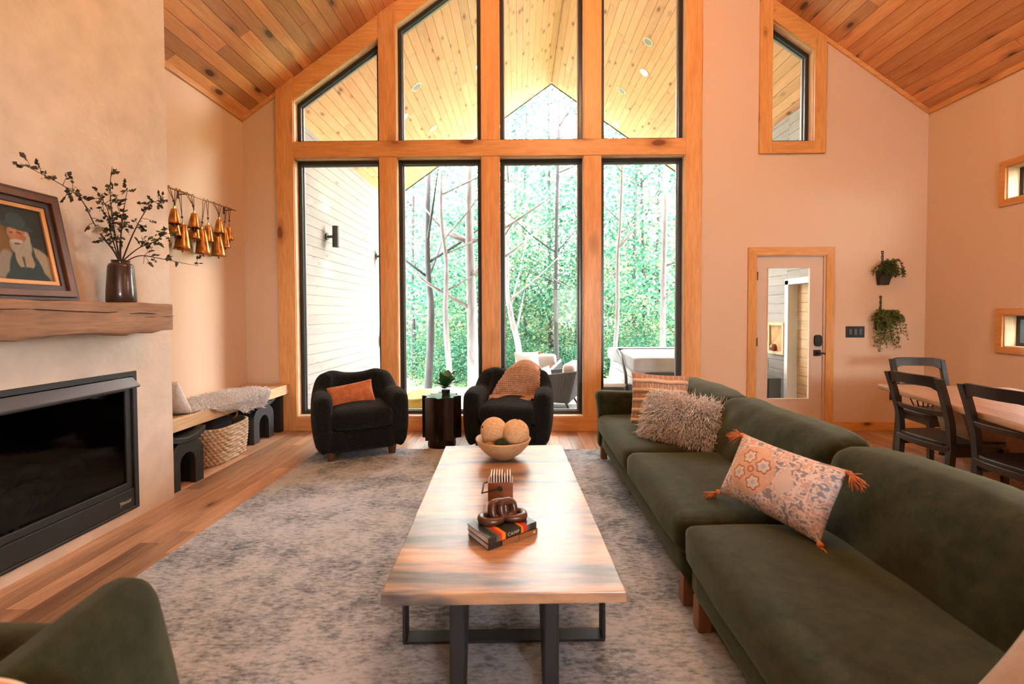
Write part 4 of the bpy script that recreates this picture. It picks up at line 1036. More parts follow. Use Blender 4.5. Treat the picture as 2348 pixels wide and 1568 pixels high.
# ---- hanging bells
BRASS = plain('aged_brass', (.46, .20, .055), .30, .9, var=.55, vscale=14, bmp=.15, bscale=30); CORD = plain('jute_cord', (.09, .05, .03), .9)
rd = empty('bell_rod', (0, 0, 0), label='slim brass rod on the wall carrying the bells', cat='rod')
MB().tube([(-3.195, 4.02, 2.558), (-3.195, 5.10, 2.566)], .008, 10).build('rod', plain('brass_rod', (.35, .22, .10), .35, .9), rd, smooth=True)
for y_ in (4.36, 5.04): MB().tube([(-3.29, y_, 2.555), (-3.2, y_, 2.56)], .006, 8).box(-3.29, -3.284, y_ - .012, y_ + .012, 2.515, 2.59).build('bracket', CORD, rd)
BL = [(4.126, 4.141, 2.37, 2.23, .052), (4.216, 4.181, 2.311, 2.13, .050), (4.26, 4.29, 2.252, 2.016, .070), (4.355, 4.397, 2.383, 2.238, .052), (4.43, 4.45, 2.326, 2.141, .050), (4.59, 4.547, 2.258, 2.008, .069),
      (4.642, 4.645, 2.317, 2.142, .050), (4.742, 4.763, 2.399, 2.252, .050), (4.832, 4.779, 2.251, 2.015, .070), (4.933, 4.904, 2.333, 2.125, .048), (4.992, 4.987, 2.363, 2.219, .040), (4.09, 4.074, 2.191, 2.053, .045)]
LBL = ['small brass bell highest on the rod end nearest the vase', 'medium brass bell partly behind the first small bell', 'large brass bell, first big one from the vase end', 'small tilted brass bell above the second medium bell', 'medium brass bell tucked behind the small tilted one', 'large brass bell in the middle of the row',
       'medium brass bell behind the middle large bell', 'small brass bell hung above the largest low bell', 'largest low brass bell towards the window end', 'slim brass bell next to the last one', 'smallest brass bell, last on the rod by the window', 'brass bell half hidden by the chimney edge']
for i, ((yr, yb, z1, z0, w), lab) in enumerate(zip(BL, LBL)):
    X_ = -3.195 + (.035 if w < .053 and i in (0, 3, 7) else .0) ; X_ = max(X_, XL + w + .012)
    b = empty('bell', (X_, yb, z1), label=lab, cat='bell', group='brass bells on the rod'); h = z1 - z0
    tilt = (yr - yb) * 1.5
    b.rotation_euler = (tilt, 0, 0)
    MB().lathe([(0, 0), (w * .42, -.002), (w * .52, -.012), (w * .74, -h * .5), (w * .92, -h * .86), (w * .98, -h * .92), (w * .95, -h * .94), (w * 1.08, -h), (w * 1.0, -h), (w * .7, -h * .55), (w * .45, -.02), (0, -.015)], 28).build('bell_body', BRASS, b, smooth=True, auto=.8)
    MB().box(-.005, .005, -.008, .008, -.001, .022).build('loop', BRASS, b)
    MB().tube([(0, 0, -.03), (0, 0, -h - .025)], .007, 6).build('clapper', plain('clapper_wood', (.16, .07, .03), .7), b)
    L_ = 2.562 - z1
    c = MB(); inv = Matrix.Rotation(-tilt, 4, 'X'); top = inv @ Vector((-3.195 - X_, yr - yb, L_ + .012))
    kn = inv @ Vector((0, (yr - yb) * .25, min(.07, L_ * .4)))
    for s in (-1, 1): c.tube([Vector((0, 0, .012)), kn, top + Vector((0, s * .016, -.02)), top + Vector((.0, s * .004, .004))], .0028, 5)
    c.lathe([(0, -.014), (.009, -.01), (.010, .006), (0, .014)], 8, tuple(kn)); c.build('cord', CORD, b)

# ---- fur helper
def fur(P, N, length, rad, seg=3, lean=(0, 0, -.3), curl=.35, jit=.5, seed=0):
    """P, N: (n,3) arrays -> tapered 3-sided strands"""
    r = np.random.default_rng(seed); n = len(P)
    d = N + r.normal(0, jit, (n, 3)) + np.array(lean); d /= np.linalg.norm(d, axis=1, keepdims=True)
    side = np.cross(d, r.normal(0, 1, (n, 3))); side /= np.linalg.norm(side, axis=1, keepdims=True); s2 = np.cross(d, side)
    l = length * r.uniform(.6, 1.25, (n, 1)); V = np.zeros((n, seg * 3 + 1, 3)); pos = P.copy(); dd = d.copy()
    cv = r.normal(0, curl, (n, 3)); clump = np.sin(P * 40) * .3
    for k in range(seg):
        rr_ = rad * (1 - .65 * k / seg)
        for j in range(3):
            a = 2 * PI * j / 3; V[:, k * 3 + j] = pos + (side * math.cos(a) + s2 * math.sin(a)) * rr_
        pos = pos + dd * l / seg; dd = dd + cv * .5 + clump * .3 + np.array((0, 0, -.08)); dd /= np.linalg.norm(dd, axis=1, keepdims=True)
    V[:, -1] = pos
    F = []
    for k in range(seg - 1):
        for j in range(3): F.append((k * 3 + j, k * 3 + (j + 1) % 3, k * 3 + 3 + (j + 1) % 3, k * 3 + 3 + j))
    T = [(seg * 3 - 3 + j, seg * 3 - 3 + (j + 1) % 3, seg * 3) for j in range(3)]
    m = seg * 3 + 1; off = (np.arange(n) * m)[:, None]
    quads = (np.array(F)[None] + off[:, :, None]).reshape(-1, 4); tris = (np.array(T)[None] + off[:, :, None]).reshape(-1, 3)
    return fast_mesh('strands', V.reshape(-1, 3), quads, tris)
def fast_mesh(name, V, quads=None, tris=None, smooth=True):
    me = bpy.data.meshes.new(name); nq = 0 if quads is None else len(quads); nt_ = 0 if tris is None else len(tris)
    me.vertices.add(len(V)); me.vertices.foreach_set('co', np.asarray(V, np.float32).ravel())
    me.loops.add(nq * 4 + nt_ * 3); me.polygons.add(nq + nt_)
    idx = np.concatenate([np.asarray(quads).ravel() if nq else np.zeros(0, int), np.asarray(tris).ravel() if nt_ else np.zeros(0, int)]).astype(np.int32)
    me.loops.foreach_set('vertex_index', idx)
    st = np.concatenate([np.arange(nq) * 4, nq * 4 + np.arange(nt_) * 3]).astype(np.int32)
    me.polygons.foreach_set('loop_start', st)
    if smooth: me.polygons.foreach_set('use_smooth', np.ones(nq + nt_, bool))
    me.update(calc_edges=True); me.validate(); return me
def sample_mesh(me, n, seed=0, filt=None):
    me.calc_loop_triangles(); co = np.zeros(len(me.vertices) * 3); me.vertices.foreach_get('co', co); co = co.reshape(-1, 3)
    tr = np.zeros(len(me.loop_triangles) * 3, int); me.loop_triangles.foreach_get('vertices', tr); tr = tr.reshape(-1, 3)
    a, b, c = co[tr[:, 0]], co[tr[:, 1]], co[tr[:, 2]]; nn = np.cross(b - a, c - a); ar = np.linalg.norm(nn, axis=1) + 1e-12; nn = nn / ar[:, None]
    r = np.random.default_rng(seed); k = r.choice(len(tr), n, p=ar / ar.sum()); u, v = r.random((n, 1)), r.random((n, 1)); f = u + v > 1; u[f] = 1 - u[f]; v[f] = 1 - v[f]
    P = a[k] + (b[k] - a[k]) * u + (c[k] - a[k]) * v; N = nn[k]
    if filt is not None: ok = filt(P, N); P, N = P[ok], N[ok]
    return P, N

# ---- bench textiles
WHT = fabric('cream_boucle', (.62, .58, .54), (.78, .75, .71), scale=40, fine=120, bmp=.9, sheen=.2, bdist=.01)
bp_ = MB().pillow(.42, .33, .13, 22, .05, seed=5).build('bench_pillow', WHT, smooth=True, label='cream textured pillow leaning on the chimney side on the bench', cat='pillow')
bp_.matrix_world = Matrix.Translation((-2.95, 3.70, .715)) @ Matrix.Rotation(math.radians(172), 4, 'Z') @ Matrix.Rotation(math.radians(-27), 4, 'X')
GRF = wool('grey_fleece', (.90, .89, .885))
sk = empty('sheepskin', (0, 0, 0), label='curly grey sheepskin spread over the pine bench', cat='sheepskin')
def skf(a, b):
    y = 3.72 + a * 1.30; wv = .03 * math.sin(a * 11) + .02 * math.sin(a * 23 + 1); e = min(1, 5 * min(a, 1 - a)) ** .6
    xb, xe = -3.0 - .20 * e, -2.85 + (.24 if a > .42 else .10 + .14 * max(0, (a - .2)) / .22) * e + wv
    s = xb + (xe - xb) * b; drop = max(0, s + 2.745); x = min(s, -2.742 + .012); z = .566 + .012 * math.sin(a * 9 + b * 5) ** 2 - (drop * .95)
    return (x, y, z)
skm = MB(); skm.grid(skf, 40, 24); pel = skm.build('pelt', GRF, sk, smooth=True)
P_, N_ = sample_mesh(pel.data, 7000, 1); N_[N_[:, 2] < 0] *= -1; N_[(N_[:, 0] < 0) & (np.abs(N_[:, 2]) < .3)] *= -1
fm = fur(P_, N_ * .55, .042, .0042, lean=(.2, .1, 0), curl=.9, jit=.45, seed=3); fm.materials.append(GRF); put('wool', fm, sk, kind='stuff')

# ---- sofa pillows
def ribp():
    n = 110; m = MB()
    for sgn in (-1, 1):
        def fn(a, b):
            u, v = a * 2 - 1, b * 2 - 1; w, h, t = .47, .46, .17
            x = u * w / 2 * (1 - .05 * (1 - v * v)); z = v * h / 2 * (1 - .06 * (1 - u * u))
            th_ = t / 2 * max(0, (1 - abs(u) ** 2.6)) ** .55 * max(0, (1 - abs(v) ** 2.6)) ** .55
            vv = v + .015 * math.sin(u * 6)
            fr_ = (vv * 2.7 + .35) % 1
            if sgn < 0 and abs(u) < .985: th_ += .017 * max(0, math.sin(PI * min(1, fr_ / .42))) ** .7 if fr_ < .42 else 0
            return (x * (-sgn), sgn * th_, z)
        m.grid(fn, n, n)
    return m
rm = ribp().mesh('ribbed', vcol('ribbed_cotton', .95, bmp=.4, bscale=260), smooth=True)
def ribcol(co):
    v = co.z / .23; u = co.x / .235; vv = v + .015 * math.sin(u * 6); fr_ = (vv * 2.7 + .35) % 1
    if co.y < 0.01 and fr_ < .42: return (.66, .50, .38)
    line = abs(((u * 5.5) % 1) - .5) < .06
    return (.60, .46, .36) if line else (.38, .245, .17)
set_colors(rm, ribcol)
rp = put('ribbed_pillow', rm, label='tan ribbed square pillow in the far sofa corner', cat='pillow')
rp.matrix_world = axes((1.185, 3.86, .655), (.97, -.22, -.04), (.05, .30, .95))
FURM = wool('ivory_longwool', (.97, .92, .88))
fpw = empty('fur_pillow', (0, 0, 0), label='shaggy ivory fur lumbar pillow against the ribbed pillow', cat='pillow')
fpm = MB().pillow(.58, .36, .16, 18, .04, seed=4).mesh('pad', FURM, smooth=True); put('pad', fpm, fpw)
P_, N_ = sample_mesh(fpm, 8500, 2); out = np.sign((P_ * N_).sum(1))[:, None]; N_ = N_ * np.where(out == 0, 1, out)
fm = fur(P_, N_ * .42, .085, .0034, lean=(.12, -.04, -.38), curl=.30, jit=.24, seed=8); fm.materials.append(FURM); put('long_wool', fm, fpw, kind='stuff')
fpw.matrix_world = axes((1.20, 3.34, .60), (.80, -.56, -.10), (.15, .35, .92))
def kilcol(co):
    u, v = co.x / .25, co.z / .16
    x, z = co.x + .085, co.z - .005
    r = math.hypot(x, z); n_ = mnoise.noise(Vector((co.x * 70, co.z * 70, 3))) * 1.0 + mnoise.noise(Vector((co.x * 22, co.z * 22, 9))) * .6
    base = np.array([.56, .38, .32]) if n_ > .18 else (np.array([.26, .25, .28]) if n_ < -.2 else np.array([.68, .60, .57]))
    if abs(u) + abs(v) * .5 > 1.05: base = base * .92
    if r < .115:
        base = np.array([.62, .42, .32]) * (1 + .12 * n_)
        for k in range(4):
            a = k * PI / 2 + .55; dx, dz = x - .062 * math.cos(a), z - .062 * math.sin(a); rr_ = math.hypot(dx, dz); th_ = math.atan2(dz, dx); lim = .034 + .004 * math.cos(th_ * 6)
            if rr_ < lim: base = np.array([.62, .60, .58]) if rr_ < lim - .007 else np.array([.40, .12, .05])
            if rr_ < .011: base = np.array([.45, .44, .46])
        if .010 < r < .017: base = np.array([.42, .14, .06])
    elif abs(x - .16) * 1.4 + abs(z) < .07: base = np.array([.60, .53, .50])
    return tuple(np.clip(base * (1 + .08 * math.sin(co.x * 700)), 0, 1))
kp = empty('kilim_pillow', (0, 0, 0), label='faded pink kilim-pattern pillow with orange tassels', cat='pillow')
km = MB().pillow(.50, .32, .17, 130, .05, seed=6, wr=.003).mesh('cover', vcol('kilim_weave', .95, bmp=.3, bscale=240), smooth=True); set_colors(km, kilcol); put('cover', km, kp)
TAS = plain('rust_tassel', (.48, .15, .05), .95, var=.3, vscale=30)
for sx, sz in ((-1, -1), (-1, 1), (1, -1), (1, 1)):
    m = MB(); c = Vector((sx * .243, 0, sz * .152)); d0 = Vector((sx * .8, -.1, sz * .25 - .55)).normalized()
    m.lathe([(0, -.014), (.013, -.006), (.013, .008), (0, .014)], 10, tuple(c + d0 * .012))
    for i in range(46):
        d = (d0 + Vector((random.gauss(0, .33), random.gauss(0, .33), random.gauss(0, .33)))).normalized(); q = c + d0 * .018; l = random.uniform(.045, .072)
        m.tube([q, q + d * l * .5 + Vector((0, 0, -.004)), q + d * l + Vector((0, 0, -.012))], [.0032, .003, .0018], 4)
    m.build('tassel', TAS, kp, smooth=True)
kp.matrix_world = axes((1.165, 2.06, .63), (.40, -.90, -.06), (.42, .20, .88))
CRM = stripe_mat('cream_rust_piped', [(0, (.52, .42, .35)), (.80, (.55, .17, .07)), (.86, (.60, .38, .29))], 0, 3.1)
MB().pillow(.50, .44, .18, 20, .05, seed=9).build('piped_pillow', CRM, smooth=True, label='cream pillow with rust stripes at the picture edge on the sofa', cat='pillow').matrix_world = axes((1.28, .87, .60), (.30, -.95, 0), (.55, .1, .83))
MB().pillow(.46, .40, .16, 20, .05, seed=10).build('taupe_pillow', fabric('taupe_linen', (.30, .22, .18), (.42, .33, .28), fine=260), smooth=True, label='taupe pillow lying at the near end of the sofa seat', cat='pillow').matrix_world = axes((1.06, .80, .55), (.2, -.97, -.05), (.80, .1, .60))

# ================================================================== on the coffee table
TZ = .45
bw = MB(); prof = [(0, .0), (.06, 0), (.075, .008), (.125, .045), (.165, .09), (.182, .128), (.178, .134), (.170, .128), (.15, .088), (.11, .046), (.06, .02), (0, .018)]
bw.lathe(prof, 48, (-.11, 2.97, TZ)); bw.build('wooden_bowl', wood('turned_bowl', (.56, .38, .20), (.68, .49, .29), axis='X', knots=0, rough=.5, var=0, rnd=0), smooth=True, auto=1.0, label='round turned wooden bowl at the far end of the coffee table', cat='bowl')
RAT = fabric('rattan', (.56, .35, .17), (.76, .54, .33), scale=60, fine=200, bmp=.3, sheen=0)
def ball(R, name, lab, M, hole):
    b = empty(name, (0, 0, 0), label=lab, cat='ball', group='woven balls in the bowl'); n = 90; k = 70
    m = MB(); m.grid(lambda a, b_: (lambda th, ph: (lambda q: (q * math.sin(ph) * math.cos(th), q * math.sin(ph) * math.sin(th), q * math.cos(ph)))(R * (1 + .018 * abs(math.sin(th * 11)) ** .8 + .008 * math.sin(ph * 46 + PI * (int(th / PI * 11) % 2)))))(2 * PI * a, PI * (.02 + .96 * b_)), n * 2, k, wrap=True)
    m.build('weave', RAT, b, smooth=True)
    MB().lathe([(0, R * .99), (.010, R * 1.0), (.008, R * 1.04), (0, R * 1.045)], 12).build('knot', plain('dark_knot', (.06, .03, .015), .8), b, smooth=True)
    b.matrix_world = M
ball(.086, 'woven_ball', 'woven rattan ball lying tilted in the bowl', Matrix.Translation((-.172, 2.98, TZ + .178)) @ Matrix.Rotation(-1.15, 4, 'Y') @ Matrix.Rotation(.45, 4, 'X'), 1)
ball(.088, 'woven_ball', 'woven rattan ball standing upright with its knot on top', Matrix.Translation((-.028, 2.955, TZ + .168)) @ Matrix.Rotation(.14, 4, 'Y'), 0)
moss = MB(); moss.lathe([(.046 * math.sin(PI * i / 12), -.046 * math.cos(PI * i / 12)) for i in range(13)], 18)
mo = moss.build('moss_ball', plain('moss', (.012, .03, .008), .95, var=.6, vscale=40, bmp=1, bscale=90, bdist=.02), smooth=True, label='dark green moss ball in the front of the bowl', cat='moss ball'); mo.location = (-.118, 2.875, TZ + .105)
pc = MB(); pc.lathe([(.03 * math.sin(PI * i / 10), -.028 * math.cos(PI * i / 10)) for i in range(11)], 20, wob=lambda a, z: 1 + .12 * math.sin(a * 7 + z * 300))
pc.build('dried_pod', plain('dried_pod', (.42, .20, .08), .8, bmp=.8, bscale=50, bdist=.01), smooth=True, label='small orange dried pod beside the moss ball', cat='seed pod').location = (-.193, 2.872, TZ + .105)
# coaster caddy
cbx = empty('coaster_caddy', (-.10, 2.33, TZ), math.radians(1), label='small reddish wood coaster caddy with a black wire handle', cat='caddy')
RW_ = wood('red_wood', (.24, .07, .028), (.36, .125, .05), axis='X', knots=0, rough=.35, var=0, rnd=0)
w, d, h = .063, .055, .094
for args, nm in (((-w, w, -d, -d + .01, 0, h), 'front_panel'), ((-w, w, d - .01, d, 0, h), 'back_panel'), ((-w, -w + .008, -d + .01, d - .01, .0, h), 'side_panel'), ((w - .008, w, -d + .01, d - .01, 0, h), 'side_panel'), ((-w + .008, w - .008, -d + .01, d - .01, 0, .01), 'bottom')):
    MB().box(*args).build(nm, RW_, cbx, bevel=.0015, seg=1)
hm = MB().tube([(0, -d - .012, .068), (-.092, -d - .012, .048)], .0035, 8).tube([(-.092, -d - .014, .048), (-.092, d + .014, .048)], .0045, 8).tube([(0, d + .012, .068), (-.092, d + .012, .048)], .0035, 8)
for s in (-1, 1): hm.tube([(0, s * (d + .001), .068), (0, s * (d + .018), .068)], .011, 14)
hm.build('wire_handle', BK, cbx)
CO = plain('white_stone', (.70, .69, .67), .5); CORK = plain('cork', (.20, .08, .035), .9)
for i in range(8):
    x_ = -w + .013 + i * .0137
    c = empty('coaster', (0, 0, 0), label='white stone coaster standing in the wooden caddy', cat='coaster', group='coasters in the caddy'); c.parent = None
    c.matrix_world = Matrix.Translation((-.10, 2.33, TZ)) @ Matrix.Rotation(math.radians(1), 4, 'Z')
    MB().box(x_, x_ + .0062, -d + .013, d - .013, .0115, .131 if i not in (5,) else .112).build('stone', CO, c, bevel=.001, seg=1)
    MB().box(x_ + .0064, x_ + .0088, -d + .014, d - .014, .0115, .129 if i != 5 else .11).build('cork_backing', CORK, c)
# books: local x along the spine, local y away from the viewer
def book(z, th_, L_, D_, off, mats, lab, stripes, name='book'):
    b = empty(name, (0, 0, 0), label=lab, cat='book', group='books on the coffee table')
    b.matrix_world = Matrix.Translation((-.128, 1.795, z)) @ Matrix.Rotation(math.radians(37.5 + off), 4, 'Z')
    cv, pg = mats; t = .0022
    MB().box(0, L_, 0, D_, 0, t).box(0, L_, 0, D_, th_ - t, th_).box(0, L_, -.001, t, t, th_ - t).build('cover', cv, b, bevel=.0008, seg=1)
    MB().box(.003, L_ - .003, t, D_ - .003, t, th_ - t).build('pages', pg, b)
    for (x0, x1, c) in stripes:
        MB().box(x0, x1, -.0016, -.0010, .0, th_).box(x0, x1, -.0016, D_ * 1.0, th_, th_ + .0005).build('cover_stripe', c, b)
    return b
PG = plain('book_pages', (.62, .60, .58), .9, bmp=.3, bscale=400); DG = plain('dark_green_cloth', (.022, .032, .030), .35); GRY = plain('grey_green_cloth', (.10, .125, .125), .35); RED = plain('red_cloth', (.50, .05, .03), .4); ORG = plain('orange_cloth', (.85, .24, .02), .4); BRN = plain('brown_cloth', (.30, .12, .035), .45); BLKC = plain('black_cloth', (.018, .016, .014), .4)
b2 = book(TZ, .0235, .250, .166, -1.5, (BLKC, PG), 'lower book with brown spine under the camp book', [])
MB().box(.068, .249, -.0018, -.0010, .0005, .023).build('spine_label', BRN, b2); MB().box(.15, .152, -.0024, -.0018, .0005, .023).build('spine_mark', BLKC, b2)
MB().lathe([(0, 0), (.0062, 0), (.0062, .0008), (0, .0008)], 14).xf(Matrix.Translation((.232, -.0018, .012)) @ Matrix.Rotation(PI / 2, 4, 'X')).build('spine_emblem', plain('cream_print', (.72, .62, .48), .6), b2)
b1 = book(TZ + .0238, .026, .250, .165, 0, (DG, PG), 'camp book with orange and red stripes, upper of the two books', [(.040, .052, GRY), (.052, .068, RED), (.068, .085, ORG), (.165, .178, ORG), (.178, .200, RED), (.200, .212, GRY)])
tx = bpy.data.curves.new('title', 'FONT'); tx.body = 'CAMP'; tx.size = .0195; tx.extrude = .0002; tx.align_x = 'CENTER'; tx.align_y = 'CENTER'; tx.space_character = 1.25
tx.materials.append(plain('cream_lettering', (.75, .62, .45), .6)); tob = bpy.data.objects.new('title_curve', tx); tme = bpy.data.meshes.new_from_object(tob); bpy.data.objects.remove(tob); to = put('title_lettering', tme, b1); to.matrix_local = Matrix.Translation((.125, -.0016, .0125)) @ Matrix.Rotation(PI / 2, 4, 'X')
# wooden chain sculpture
kn = empty('wood_knot', (0, 0, 0), label='carved dark wooden chain-link knot on top of the books', cat='sculpture'); KW = plain('carved_walnut', (.075, .026, .014), .30, var=.35, vscale=14)
def link(a, b, r, M, flat=1.0):
    n = 40; m = MB().tube([(a * math.copysign(abs(math.cos(t)) ** .75, math.cos(t)), b * math.copysign(abs(math.sin(t)) ** .75, math.sin(t)), 0) for t in [2 * PI * i / n for i in range(n)]], r, 12, closed=True)
    m.v = [(x, y, z * flat) for x, y, z in m.v]; m.xf(M).build('link', KW, kn, smooth=True)
R3 = lambda x, y, z: Euler((x, y, z)).to_matrix().to_4x4()
link(.043, .034, .0165, Matrix.Translation((-.052, -.010, .017)), 1.0)
link(.043, .034, .0165, Matrix.Translation((.050, .012, .017)), 1.0)
link(.031, .031, .0175, Matrix.Translation((-.020, .0, .047)) @ R3(1.25, 0, .35), 1.35)
link(.031, .031, .0175, Matrix.Translation((.018, .006, .047)) @ R3(1.25, 0, .35), 1.35)
kn.matrix_world = Matrix.Translation((-.075, 1.955, TZ + .0508)) @ R3(0, 0, math.radians(8))

# ================================================================== on the back wall
YW = YB - .001
sp_ = empty('light_switch', (3.948, YW, 1.167), label='black triple light switch plate beside the door', cat='switch')
MB().box(-.108, .108, -.007, 0, -.066, .066).build('plate', BK, sp_, bevel=.002)
for i in (-1, 0, 1): MB().box(i * .06 - .017, i * .06 + .017, -.012, -.007, -.034, .034).build('rocker', plain('satin_black', (.02, .02, .02), .3), sp_, bevel=.001, seg=1)
for (x_, z_, w_, h_, lab) in ((4.412, .425, .05, .062, 'black outlet plate low on the wall behind the dining table'), (2.46, .445, .048, .036, 'black outlet plate on the wall just above the sofa back')):
    o_ = empty('wall_outlet', (x_, YW, z_), label=lab, cat='outlet', group='black wall outlets'); MB().box(-w_, w_, -.007, 0, -h_, h_).build('plate', BK, o_, bevel=.002)
    for s in (-1, 1): MB().box(-.015, .015, -.011, -.007, s * h_ * .45 - .012, s * h_ * .45 + .012).build('socket', plain('satin_black2', (.03, .03, .03), .3), o_)
FERN = plain('fern_green', (.05, .085, .018), .6, var=.5, vscale=25); FERN2 = plain('trailing_green', (.11, .14, .03), .6, var=.5, vscale=25)
def planter(x, ztop, zpot, lab, trailing, mat):
    p = empty('wall_planter', (x, YW, zpot), label=lab, cat='plant', group='hanging wall planters')
    m = MB(); w0, w1, d_, h_ = .055, .075, .085, .17
    m.add([(-w0, 0, 0), (w0, 0, 0), (w1, 0, h_), (-w1, 0, h_), (-w0, -.045, 0), (w0, -.045, 0), (w1, -d_, h_ - .01), (-w1, -d_, h_ - .01)], [(0, 1, 2, 3), (4, 7, 6, 5), (0, 3, 7, 4), (1, 5, 6, 2), (0, 4, 5, 1), (3, 2, 6, 7)])
    m.build('pocket_pot', plain('dark_zinc', (.035, .028, .024), .5, .3), p, bevel=.003, seg=1)
    z_ = h_; ch_ = MB(); L_ = ztop - zpot - h_ + .02; k = max(3, int(L_ / .026))
    for i in range(k):
        zc = h_ + (i + .5) * L_ / k; vert = i % 2
        ch_.tube([((.011 * math.cos(t) if vert else 0), -.008 + (0 if vert else .011 * math.cos(t)), zc + .018 * math.sin(t)) for t in [2 * PI * j / 12 for j in range(12)]], .0035, 6, closed=True)
    ch_.lathe([(0, -.006), (.012, -.006), (.012, .004), (0, .006)], 10, (0, -.006, h_ + L_)); ch_.build('chain', BK, p, smooth=True)
    st_ = MB(); lf = MB()
    for i in range(trailing[0]):
        a = random.uniform(0, 2 * PI); out = random.uniform(.03, trailing[1]); up = random.uniform(.02, .09) * trailing[3]; dn = random.uniform(*trailing[2]) if i % 2 else random.uniform(0, .08)
        q0 = Vector((random.uniform(-.05, .05), -.04, h_)); dx = math.cos(a) * out; dy = -abs(math.sin(a)) * out * .8
        if trailing[3] < 1: dx += .03
        P = [q0, q0 + Vector((dx * .6, dy * .6, up)), q0 + Vector((dx, dy, up * .3 - dn * .3)), q0 + Vector((dx * 1.1 + .02 * (dn > .2), dy, -dn))]
        path = cat_path(P, 5); st_.tube(path, .0016, 4)
        for q in path:
            for j in range(4): leafq(lf, q, (random.uniform(-1, 1), random.uniform(-1, .4), random.uniform(-.8, .6)), random.uniform(.018, .034), random.uniform(.004, .008))
    st_.build('stems', mat, p, kind='stuff'); lf.build('leaves', mat, p, kind='stuff')
planter(4.248, 2.09, 1.715, 'upper black wall planter with a bushy fern', (34, .15, (.02, .08), 1.4), FERN)
planter(4.235, 1.565, 1.185, 'lower black wall planter with a long trailing plant', (60, .17, (.18, .42), .8), FERN2)
# ================================================================== porch things
PL = [(2.04, 7.31, 0), (2.18, 8.04, 1), (2.0, 8.96, 0), (2.16, 10.25, 1), (-1.6, 7.17, 0), (-1.94, 7.69, 1), (-1.64, 8.71, 0), (-.67, 7.79, 1), (3.45, 10.25, 1)]
PLL = ['round porch ceiling light nearest the glass on the far slope of the peak', 'lit round porch light, second down the slope beside the right window', 'unlit round porch light low in the last upper pane', 'lit round porch light at the edge of the far slope', 'round porch ceiling light beside the second upper pane frame',
       'lit round porch light against the second mullion', 'unlit round porch light low in the second upper pane', 'lit round porch light half hidden by the middle mullion', 'lit round porch light in the top corner of the last lower pane']
off_m = plain('dim_lens', (.80, .76, .74), .5); on_m = emit('lit_lens', (1, .95, .85), 10)
for (x, y, on), lab in zip(PL, PLL):
    side = -1 if x < XRIDGE else 1; s = ((x - XL) if side < 0 else (XR - x)) / math.cos(ANG)
    r = empty('porch_light', label=lab, cat='ceiling light', group='recessed porch lights'); r.matrix_world = slope_M(side, s, y)
    MB().lathe([(.066, -.001), (.068, -.009), (.088, -.007), (.092, -.001)], 24).build('trim_ring', trim_m, r, smooth=True)
    MB().lathe([(0, -.005), (.067, -.005)], 24).build('lens', on_m if on else off_m, r)
    if on:
        ld = bpy.data.lights.new('porch_lamp', 'AREA'); ld.shape = 'DISK'; ld.size = .12; ld.energy = 30; ld.color = (1, .85, .65)
        lo = bpy.data.objects.new('porch_lamp', ld); COL.objects.link(lo); lo.parent = r; lo.matrix_local = Matrix.Translation((0, 0, -.03))
SCM = plain('sconce_grey', (.035, .045, .045), .45)
for (y, z, lab) in ((6.94, 2.58, 'dark cylinder wall sconce on the porch boards, nearest the glass'), (9.34, 2.58, 'dark cylinder wall sconce half hidden behind the first mullion')):
    s = empty('wall_sconce', (-2.95, y, z), label=lab, cat='sconce', group='porch wall sconces')
    MB().tube([(.001, 0, 0), (.02, 0, 0)], .055, 20).build('back_plate', SCM, s)
    MB().tube([(.02, 0, 0), (.12, 0, 0)], .022, 12).build('arm', SCM, s)
    MB().lathe([(.044, -.155), (.05, -.16), (.05, .16), (.044, .155)], 24, (.145, 0, 0)).build('cylinder_shade', SCM, s, smooth=True, auto=.7)
    MB().lathe([(0, -.15), (.045, -.15)], 20, (.145, 0, 0)).build('lens', emit('sconce_lens', (1, .8, .55), 6), s)
    for sg in (-1, 1):
        ld = bpy.data.lights.new('sconce_lamp', 'SPOT'); ld.energy = 40; ld.color = (1, .62, .38); ld.spot_size = 1.5; ld.spot_blend = .7; ld.shadow_soft_size = .03
        lo = bpy.data.objects.new('sconce_lamp', ld); COL.objects.link(lo); lo.parent = s; lo.location = (.145, 0, sg * .18); lo.rotation_euler = (0 if sg < 0 else PI, 0, 0)
DK = -.15
# hot tub
GY = plain('grey_vinyl', (.33, .34, .36), .5, var=.1, vscale=4, bmp=.2, bscale=9, bdist=.02); PNL = plain('light_cabinet', (.62, .60, .60), .6); DPN = plain('dark_cabinet', (.03, .032, .033), .45)
ht = empty('hot_tub', (0, 0, 0), label='covered hot tub on the deck outside the last window', cat='hot tub')
TX0, TX1, TY0, TY1, TZ1 = 1.66, 3.45, 6.46, 8.35, .66
MB().box(TX0 + .03, TX1 - .03, TY0 + .03, TY1 - .03, DK, TZ1).build('tub_body', plain('tub_core', (.10, .10, .10), .8), ht)
z = DK + .04
while z < TZ1 - .05:
    MB().box(TX0, TX0 + .029, TY0 + .02, TY1 - .02, z, z + .175).build('side_panel', PNL, ht, bevel=.004, seg=1); z += .185
MB().box(TX0 + .12, TX1 - .1, TY0, TY0 + .029, DK + .02, TZ1 - .05).build('front_panel', DPN, ht)
MB().box(TX0 + .75, TX1 - .35, TY0 - .006, TY0 - .001, .20, .215).box(TX0 + .9, TX1 - .55, TY0 - .006, TY0 - .001, .02, .13).build('vent', plain('vent_black', (.008, .008, .008), .3), ht)
MB().box(TX0 + .002, TX0 + .12, TY0, TY0 + .029, DK + .02, TZ1 - .05).build('corner_post', plain('corner_grey', (.25, .26, .27), .5), ht)
def cov(q, u): t = max(0, u[2]); return Vector((q.x, q.y, q.z + (.03 * (1 - abs(u[1])) - .02 * abs(u[1]) ** 3) * t + .012 * math.sin(q.y * 9) * max(0, -u[2])))
